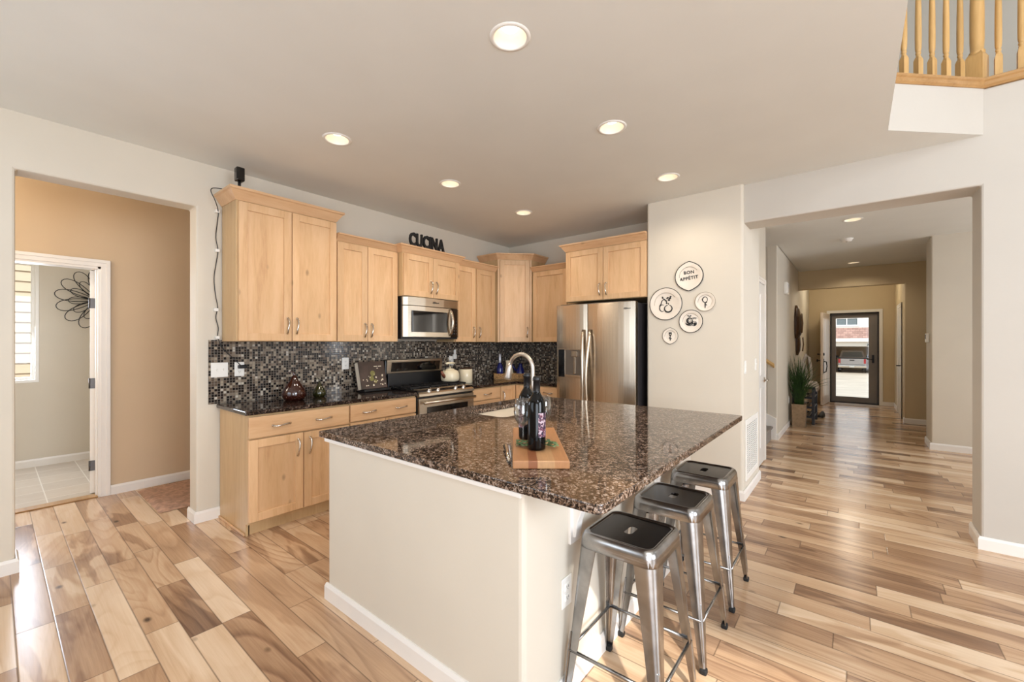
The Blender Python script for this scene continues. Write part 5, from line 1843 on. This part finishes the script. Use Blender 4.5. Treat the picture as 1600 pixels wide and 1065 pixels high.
for cx_, cz_, h_ in ((9.13, 1.72, 0.32), (9.20, 1.72, 0.36), (9.30, 1.72, 0.34), (9.36, 1.34, 0.24), (9.42, 1.34, 0.26)):
    b.tube([(cx_, 0.745, cz_ + h_ / 2), (cx_, 0.735, cz_), (cx_, 0.748, cz_ - h_ / 2)], 0.008, 6)
b.obj('carved_ridge', plain('worn_brown_wood', (104, 76, 48), 0.5), t)

t = thing('grass_planter', 'tall green ornamental grass in a square bronze planter', 'plant', (8.27, 0.72, 0))
b = B()
def sq(cx, cy, s, z):
    return [(cx - s, cy - s, z), (cx + s, cy - s, z), (cx + s, cy + s, z), (cx - s, cy + s, z)]
gxp, gyp = 8.33, 0.708
b.loft([sq(gxp, gyp, 0.088, 0.0), sq(gxp, gyp, 0.098, 0.37), sq(gxp, gyp, 0.084, 0.37), sq(gxp, gyp, 0.082, 0.33)])
b.obj('planter', plain('bronze_planter', (150, 126, 98), 0.38, 0.5, scale=20, var=0.2), t)
b = B()
r = random.Random(11)
for k in range(260):
    a = r.uniform(0, 2 * PI)
    hgt = r.uniform(0.45, 0.86)
    lean = r.uniform(0.02, 0.30) * (1.0 if r.random() < 0.8 else 1.5)
    ox, oy = r.uniform(-0.06, 0.06), r.uniform(-0.06, 0.06)
    P = []
    droop = r.uniform(0.0, 0.22) if lean > 0.2 else 0.0
    for i in range(6):
        s = i / 5
        dx = lean * s * s
        yy = gyp + oy + math.sin(a) * dx
        P.append((min(gxp + ox + math.cos(a) * dx, 8.575), min(yy, 0.835), 0.34 + hgt * s - droop * s ** 3))
    b.tube(P, [0.006, 0.0085, 0.009, 0.008, 0.006, 0.001], 4, flat=0.3)
b.obj('grass_blades', M['grass'], t)

t = thing('shoe_rack', 'black wooden shoe rack with open shelves behind the grass planter', 'rack', (8.85, 0.70, 0))
rx0, rx1, ry0, ry1 = 8.60, 9.30, 0.52, 0.83
for x in (rx0 + 0.02, rx1 - 0.02):
    for y in (ry0 + 0.02, ry1 - 0.02):
        B().box(x - 0.02, x + 0.02, y - 0.02, y + 0.02, 0, 0.62, 0.003).obj('leg', M['black_wood'], t)
for z in (0.13, 0.29, 0.45):
    b = B()
    for y in (0.55, 0.62, 0.69, 0.76):
        b.box(rx0 + 0.005, rx1 - 0.005, y - 0.022, y + 0.022, z - 0.008, z + 0.008, 0.002)
    b.box(rx0 + 0.002, rx0 + 0.022, ry0 + 0.02, ry1 - 0.02, z - 0.02, z + 0.012, 0.002)
    b.box(rx1 - 0.022, rx1 - 0.002, ry0 + 0.02, ry1 - 0.02, z - 0.02, z + 0.012, 0.002)
    b.obj('shelf', M['black_wood'], t)
B().box(rx0 - 0.01, rx1 + 0.01, ry0 - 0.005, ry1, 0.60, 0.63, 0.004).obj('top', M['black_wood'], t)
t = thing('throw_cloth', 'pale folded cloth lying over the top of the black rack', 'cloth', (8.9, 0.6, 0.63))
b = B()
n = 14
top = []
for i in range(n + 1):
    x = rx0 - 0.0 + (rx1 - rx0) * i / n
    w = 0.012 * math.sin(i * 1.9) + 0.006 * math.sin(i * 4.1)
    top.append([(x, 0.75, 0.632), (x, 0.75, 0.655 + w * 0.5), (x, 0.62, 0.672 + w), (x, 0.53, 0.660 + w), (x, 0.500 + w * 0.4, 0.63), (x, 0.488 + w * 0.5, 0.565 + w), (x, 0.502 + w * 0.5, 0.56 + w), (x, 0.511, 0.632)])
b.loft(top, smooth=True)
b.obj('cloth', M['cloth'], t)
t = thing('tote_bag', 'pale tote bag standing on the black rack', 'bag', (9.0, 0.68, 0.67))
b = B()
b.loft([[(8.80, 0.66, 0.690), (9.18, 0.66, 0.690), (9.18, 0.76, 0.690), (8.80, 0.76, 0.690)],
        [(8.78, 0.64, 0.80), (9.20, 0.64, 0.80), (9.20, 0.79, 0.80), (8.78, 0.79, 0.80)],
        [(8.84, 0.68, 0.98), (9.14, 0.68, 0.98), (9.14, 0.76, 0.98), (8.84, 0.76, 0.98)],
        [(8.88, 0.70, 1.06), (9.10, 0.70, 1.06), (9.10, 0.75, 1.06), (8.88, 0.75, 1.06)]], smooth=True)
b.obj('body', M['cloth'], t)
b = B().tube([(8.93, 0.70, 1.04), (8.95, 0.66, 1.16), (9.0, 0.62, 1.10), (9.02, 0.60, 0.95), (9.04, 0.59, 0.80), (9.03, 0.61, 0.72)], 0.012, 8, flat=2.0)
b.obj('strap', M['cloth'], t)
def boot(label, x, y, rz):
    t = thing('shoe', label, 'shoe', (x, y, 0), rz, group='shoes by the front door')
    b = B()
    S = [(-0.14, 0.03, 0.0, 0.07), (-0.10, 0.042, 0.0, 0.10), (-0.04, 0.042, 0.0, 0.085), (0.03, 0.046, 0.0, 0.065), (0.09, 0.048, 0.0, 0.05), (0.135, 0.03, 0.0, 0.035)]
    b.loft([[(x_, w * math.cos(a), 0.016 + max(0, math.sin(a)) * h + (0 if math.sin(a) > 0 else -0.002)) for a in [2 * PI * k / 10 for k in range(10)]] for x_, w, _, h in S], smooth=True)
    b.obj('upper', M['black_matte'], t, world=False)
    b = B().plate([[(-0.145, -0.03), (-0.05, -0.042), (0.07, -0.05), (0.14, -0.025), (0.14, 0.025), (0.07, 0.05), (-0.05, 0.042), (-0.145, 0.03)]], 0.0, 0.018, bev=0.003)
    b.obj('sole', M['ink_soft'], t, world=False)
boot('dark shoe on the floor beyond the rack, nearer the wall', 9.62, 0.62, math.radians(180))
boot('dark shoe on the floor beyond the rack, nearer the middle of the hall', 9.58, 0.48, math.radians(172))
t = thing('door_mat', 'thin grey mat on the floor inside the glass door', 'mat', (11.95, 0.0, 0))
B().plate([rrect(11.75, 12.2, -0.40, 0.36, 0.02, 3)], 0.0008, 0.009, bev=0.002).obj('mat', plain('grey_mat', (176, 160, 146), 0.95, scale=60, var=0.2), t)

# mats and wall art seen through the doorway
t = thing('bath_mat', 'fluffy brown mat on the passage floor beyond the doorway pier', 'mat', (1.2, 4.7, 0))
b = B()
n1, n2 = 26, 20
bmx = bmesh.new()
rr_ = random.Random(2)
V = [[bmx.verts.new((0.845 + 0.72 * i / n1 + rr_.uniform(-.004, .004), 4.31 + 0.80 * j / n2 + rr_.uniform(-.004, .004), (0.003 if i in (0, n1) or j in (0, n2) else 0.018 + rr_.uniform(0, 0.008)))) for j in range(n2 + 1)] for i in range(n1 + 1)]
for i in range(n1):
    for j in range(n2):
        f = bmx.faces.new((V[i][j], V[i + 1][j], V[i + 1][j + 1], V[i][j + 1]))
        f.smooth = True
b.merge(bmx)
b.obj('pile', M['rug'], t)
t = thing('wire_flower', 'large black wire flower hanging on the laundry room wall', 'wall art', (0.82, 7.0, 1.87))
fx_, fz_ = 0.80, 1.872
def petals(nm, count, r0, r1, w, off, wire):
    for k in range(count):
        a = off + 2 * PI * k / count
        P = []
        for i in range(25):
            s = 2 * PI * i / 24
            rad = r0 + (r1 - r0) * (0.5 - 0.5 * math.cos(s))
            lat = w * math.sin(s) * (0.35 + 0.65 * (0.5 - 0.5 * math.cos(s)))
            P.append((fx_ + rad * math.cos(a) - lat * math.sin(a), 7.012 - 0.04 * (0.5 - 0.5 * math.cos(s)), fz_ + rad * math.sin(a) + lat * math.cos(a)))
        B().tube(P[:-1], wire, 5, closed=True).obj(nm, M['black'], t)
petals('outer_petal', 14, 0.02, 0.355, 0.085, 0.3, 0.0042)
petals('inner_petal', 12, 0.02, 0.245, 0.055, 0.1, 0.0038)
B().lathe([(0, 0.012), (0.03, 0.008), (0.034, 0.0)], (fx_, 7.026, fz_), 18, M=Matrix.Rotation(PI / 2, 4, 'X')).obj('hub', M['black'], t)

# ------------------------------------------------------------------ balcony railing above the hall opening
t = thing('balcony_railing', 'honey oak railing with turned balusters on the upper landing', 'railing', (4.13, -0.65, 3.04))
pA, pC, pE = Vector((3.66, -0.165, 0)), Vector((4.13, -0.65, 0)), Vector((4.13, -4.8, 0))
def off_line(off):
    d1, d2 = (pC - pA).normalized(), (pE - pC).normalized()
    n1, n2 = Vector((-d1.y, d1.x, 0)), Vector((-d2.y, d2.x, 0))
    m = (n1 + n2)
    m = m * (2 / m.length_squared)
    return [pA + n1 * off, pC + m * off, pE + n2 * off]
def run(prof, mat, name):
    """prof: (offset towards the landing, z)"""
    rings = []
    for i in range(3):
        rings.append([tuple(off_line(o)[i] + Vector((0, 0, z))) for o, z in prof])
    return B().loft(rings).obj(name, mat, t)
run([(-0.012, 3.040), (-0.022, 3.052), (-0.022, 3.074), (-0.030, 3.082), (-0.030, 3.096), (-0.022, 3.102), (0.14, 3.102), (0.14, 3.040)], M['oak_h'], 'landing_trim')
run([(0.03, 4.00), (0.022, 4.03), (0.03, 4.06), (0.09, 4.06), (0.098, 4.03), (0.09, 4.00)], M['oak'], 'handrail')
L0 = off_line(0.06)
def baluster(p, ang):
    b = B()
    m = Matrix.Translation((p.x, p.y, 3.102)) @ Matrix.Rotation(ang, 4, 'Z')
    s = 0.017
    b.loft([[tuple(m @ Vector((u, v, z))) for u, v in ((-k, -k), (k, -k), (k, k), (-k, k))] for k, z in ((s, 0), (s, 0.145), (s * 0.62, 0.168))])
    b.lathe([(0.010, 0.160), (0.013, 0.168), (0.013, 0.176), (0.010, 0.180), (0.0145, 0.186), (0.0145, 0.196), (0.011, 0.201), (0.0145, 0.208), (0.0165, 0.225), (0.0175, 0.30), (0.0165, 0.45), (0.0125, 0.70), (0.0105, 0.80), (0.013, 0.81), (0.016, 0.90)], (p.x, p.y, 3.102), 14)
    return b.obj('baluster', M['oak'], t)
dA = (L0[1] - L0[0])
for tt in (-0.04, 0.11, 0.257, 0.407, 0.552, 0.70, 0.848):
    baluster(L0[0].lerp(L0[1], tt), math.atan2(dA.y, dA.x))
p = L0[0].lerp(L0[1], 1.03)
b = B()
m = Matrix.Translation((p.x, p.y, 3.102)) @ Matrix.Rotation(math.atan2(dA.y, dA.x) + 0.3, 4, 'Z')
s = 0.042
b.loft([[tuple(m @ Vector((u, v, z))) for u, v in ((-k, -k), (k, -k), (k, k), (-k, k))] for k, z in ((s, 0), (s, 0.19), (s * 0.72, 0.215))])
b.lathe([(0.030, 0.19), (0.040, 0.212), (0.040, 0.224), (0.033, 0.232), (0.036, 0.30), (0.036, 0.5), (0.030, 0.8), (0.026, 0.86), (0.038, 0.90), (0.038, 0.98), (0, 1.0)], (p.x, p.y, 3.102), 20)
b.obj('newel_post', M['oak'], t)
for k in range(7):
    baluster(Vector((L0[1].x, L0[1].y - 0.109 - 0.099 * k, 0)), 0.0)

# ------------------------------------------------------------------ outdoors, through the front door and the laundry window
B().plate([rect(12.42, 70, -30, 30)], -1.15, -1.10).obj('ground', M['ground'], kind=ST)
b = B().loft([[(12.42, -6, -0.14), (12.42, 6, -0.14), (12.42, 6, -1.2), (12.42, -6, -1.2)], [(30, -6, -1.095), (30, 6, -1.095), (30, 6, -1.2), (30, -6, -1.2)]])
b.obj('ground_walk', M['ground'], kind=ST)
t = thing('garage_house', 'pale sided house with an open garage across the street', 'house', (46, 0, -1.1))
HX = 44.0
b = B()
b.plate([[(-9, -1.1), (-3.9, -1.1), (-3.9, 1.10), (1.34, 1.10), (1.34, -1.1), (8, -1.1), (8, 6.2), (-9, 6.2)]], HX, HX + 0.25, 'x')
for k in range(22):
    z = 2.62 + k * 0.16
    b.loft([[(HX - 0.03, -9, z), (HX - 0.005, -9, z + 0.16), (HX + 0.02, -9, z + 0.16), (HX + 0.02, -9, z)], [(HX - 0.03, 8, z), (HX - 0.005, 8, z + 0.16), (HX + 0.02, 8, z + 0.16), (HX + 0.02, 8, z)]])
b.obj('facade', M['siding'], t)
b = B()
b.plate([[(-4.15, -1.1), (-3.9, -1.1), (-3.9, 1.10), (1.34, 1.10), (1.34, -1.1), (1.59, -1.1), (1.59, 1.38), (-4.15, 1.38)]], HX - 0.06, HX + 0.02, 'x', bev=0.01)
b.obj('garage_trim', M['white'], t)
b = B()
b.box(HX + 0.25, HX + 7, 1.5, 1.62, -1.1, 2.0)
b.box(HX + 0.25, HX + 7, -4.2, -4.05, -1.1, 2.0)
b.box(HX + 6.9, HX + 7, -4.2, 1.62, -1.1, 2.0)
b.box(HX + 0.25, HX + 7, -4.2, 1.62, 1.9, 2.0)
b.obj('garage_interior', M['garage'], t)
b = B()
b.loft([[(HX - 0.95, -9, 1.72), (HX + 0.0, -9, 2.62), (HX + 0.0, -9, 2.50), (HX - 0.95, -9, 1.60)], [(HX - 0.95, 8, 1.72), (HX + 0.0, 8, 2.62), (HX + 0.0, 8, 2.50), (HX - 0.95, 8, 1.60)]])
b.obj('porch_roof', M['shingle'], t)
b = B().box(HX - 0.97, HX - 0.93, -9, 8, 1.50, 1.74)
b.box(HX - 0.95, HX, -9, 8, 1.48, 1.52)
b.obj('fascia', M['white'], t)
b = B().plate([rect(-0.28, 1.32, 2.72, 3.50), rect(-0.14, 0.50, 2.86, 3.36), rect(0.56, 1.18, 2.86, 3.36)], HX - 0.08, HX, 'x', bev=0.01)
wf = b.obj('window_frame', M['white'], t)
b = B().box(HX - 0.03, HX - 0.01, -0.15, 1.2, 2.85, 3.37)
b.obj('window_pane', M['pane'], wf)
tm = text_mesh('318', 0.24, 0.01, 0.006)
tm.transform(Matrix(((0, 0, -1, HX - 0.07), (-1, 0, 0, -0.72), (0, 1, 0, 1.16), (0, 0, 0, 1))))
B().merge(tm).obj('house_number', M['black'], t)

t = thing('pickup_truck', 'grey pickup truck parked tail-out in the open garage', 'truck', (46.5, 0.17, -1.1))
TX, TY, TZ = 45.0, 0.20, -1.1
def tb(b, x0, x1, w0, w1, z0, z1, bev=0.04):
    return b.box(TX + x0, TX + x1, TY - w0, TY + w0, TZ + z0, TZ + z1, bev)
b = B()
tb(b, 0.06, 5.2, 0.96, 0, 0.55, 1.22, 0.10)
b.obj('body', M['truck_paint'], t)
b = B()
b.loft([[(TX + 2.0, TY - 0.90, TZ + 1.2), (TX + 2.0, TY + 0.90, TZ + 1.2), (TX + 2.2, TY + 0.72, TZ + 1.82), (TX + 2.2, TY - 0.72, TZ + 1.82)],
        [(TX + 4.0, TY - 0.90, TZ + 1.2), (TX + 4.0, TY + 0.90, TZ + 1.2), (TX + 3.4, TY + 0.72, TZ + 1.84), (TX + 3.4, TY - 0.72, TZ + 1.84)]])
b.obj('cab', M['truck_paint'], t)
b = B().loft([[(TX + 2.02, TY - 0.74, TZ + 1.28), (TX + 2.02, TY + 0.74, TZ + 1.28), (TX + 2.14, TY + 0.62, TZ + 1.70), (TX + 2.14, TY - 0.62, TZ + 1.70)],
              [(TX + 2.06, TY - 0.74, TZ + 1.28), (TX + 2.06, TY + 0.74, TZ + 1.28), (TX + 2.18, TY + 0.62, TZ + 1.70), (TX + 2.18, TY - 0.62, TZ + 1.70)]])
b.obj('rear_window', M['pane'], t)
b = B()
tb(b, 0.02, 0.12, 0.76, 0, 0.68, 1.20, 0.03)
tg = b.obj('tailgate', M['truck_paint'], t)
B().box(TX + 0.0, TX + 0.03, TY - 0.16, TY + 0.16, TZ + 1.0, TZ + 1.09, 0.01).obj('tailgate_handle', M['black'], tg)
for s in (-1, 1):
    B().box(TX + 0.03, TX + 0.14, TY + s * 0.79 - 0.11, TY + s * 0.79 + 0.11, TZ + 0.78, TZ + 1.16, 0.03).obj('tail_light', M['tail_red'], t)
b = B()
tb(b, -0.12, 0.12, 0.94, 0, 0.42, 0.64, 0.05)
bp = b.obj('bumper', M['chrome'], t)
B().box(TX - 0.135, TX - 0.12, TY - 0.16, TY + 0.16, TZ + 0.47, TZ + 0.61, 0.01).obj('licence_plate', M['white'], bp)
for s in (-1, 1):
    for x in (1.0, 4.3):
        B().lathe([(0, -0.13), (0.30, -0.13), (0.38, -0.10), (0.38, 0.10), (0.30, 0.13), (0, 0.13)], (TX + x, TY + s * 0.82, TZ + 0.38), 20, M=Matrix.Rotation(PI / 2, 4, 'X')).obj('wheel', M['rubber'], t)
for s in (-1, 1):
    B().box(TX + 3.2, TX + 3.35, TY + s * 1.08 - 0.12, TY + s * 1.08 + 0.12, TZ + 1.18, TZ + 1.36, 0.03).obj('mirror', M['black'], t)
t = thing('waste_bin', 'red wheeled bin standing beside the pickup in the garage', 'bin', (45.6, -1.17, -1.1))
b = B().loft([[(45.35, -1.36, -1.06), (45.85, -1.36, -1.06), (45.85, -0.96, -1.06), (45.35, -0.96, -1.06)], [(45.3, -1.42, 0.02), (45.9, -1.42, 0.02), (45.9, -0.90, 0.02), (45.3, -0.90, 0.02)]])
b.obj('body', M['red_plastic'], t)
B().box(45.28, 45.92, -1.44, -0.88, 0.02, 0.08, 0.02).obj('lid', M['black'], t)
B().tube([(45.8, -1.38, -1.0), (45.8, -0.94, -1.0)], 0.1, 14).obj('wheels', M['rubber'], t)
t = thing('storage_bag', 'dark blue bag lying on top of the red bin in the garage', 'bag', (45.6, -1.15, 0.08))
B().ball((45.6, -1.16, 0.322), 0.25, 0.27, 0.24, sub=3).obj('body', M['blue_plastic'], t)
# neighbour's lap siding beyond the laundry window
t = thing('neighbour_house', 'tan lap-sided house wall close outside the laundry window', 'house', (0, 9.6, -0.3))
b = B()
for k in range(34):
    z = -0.3 + k * 0.152
    b.loft([[(-6, 9.6 - 0.024, z), (-6, 9.6 - 0.004, z + 0.152), (-6, 9.7, z + 0.152), (-6, 9.7, z)], [(5, 9.6 - 0.024, z), (5, 9.6 - 0.004, z + 0.152), (5, 9.7, z + 0.152), (5, 9.7, z)]])
b.obj('siding', M['siding_tan'], t)
B().plate([rect(-12, 12, 7.2, 14)], -0.35, -0.30).obj('ground_side', M['ground'], kind=ST)
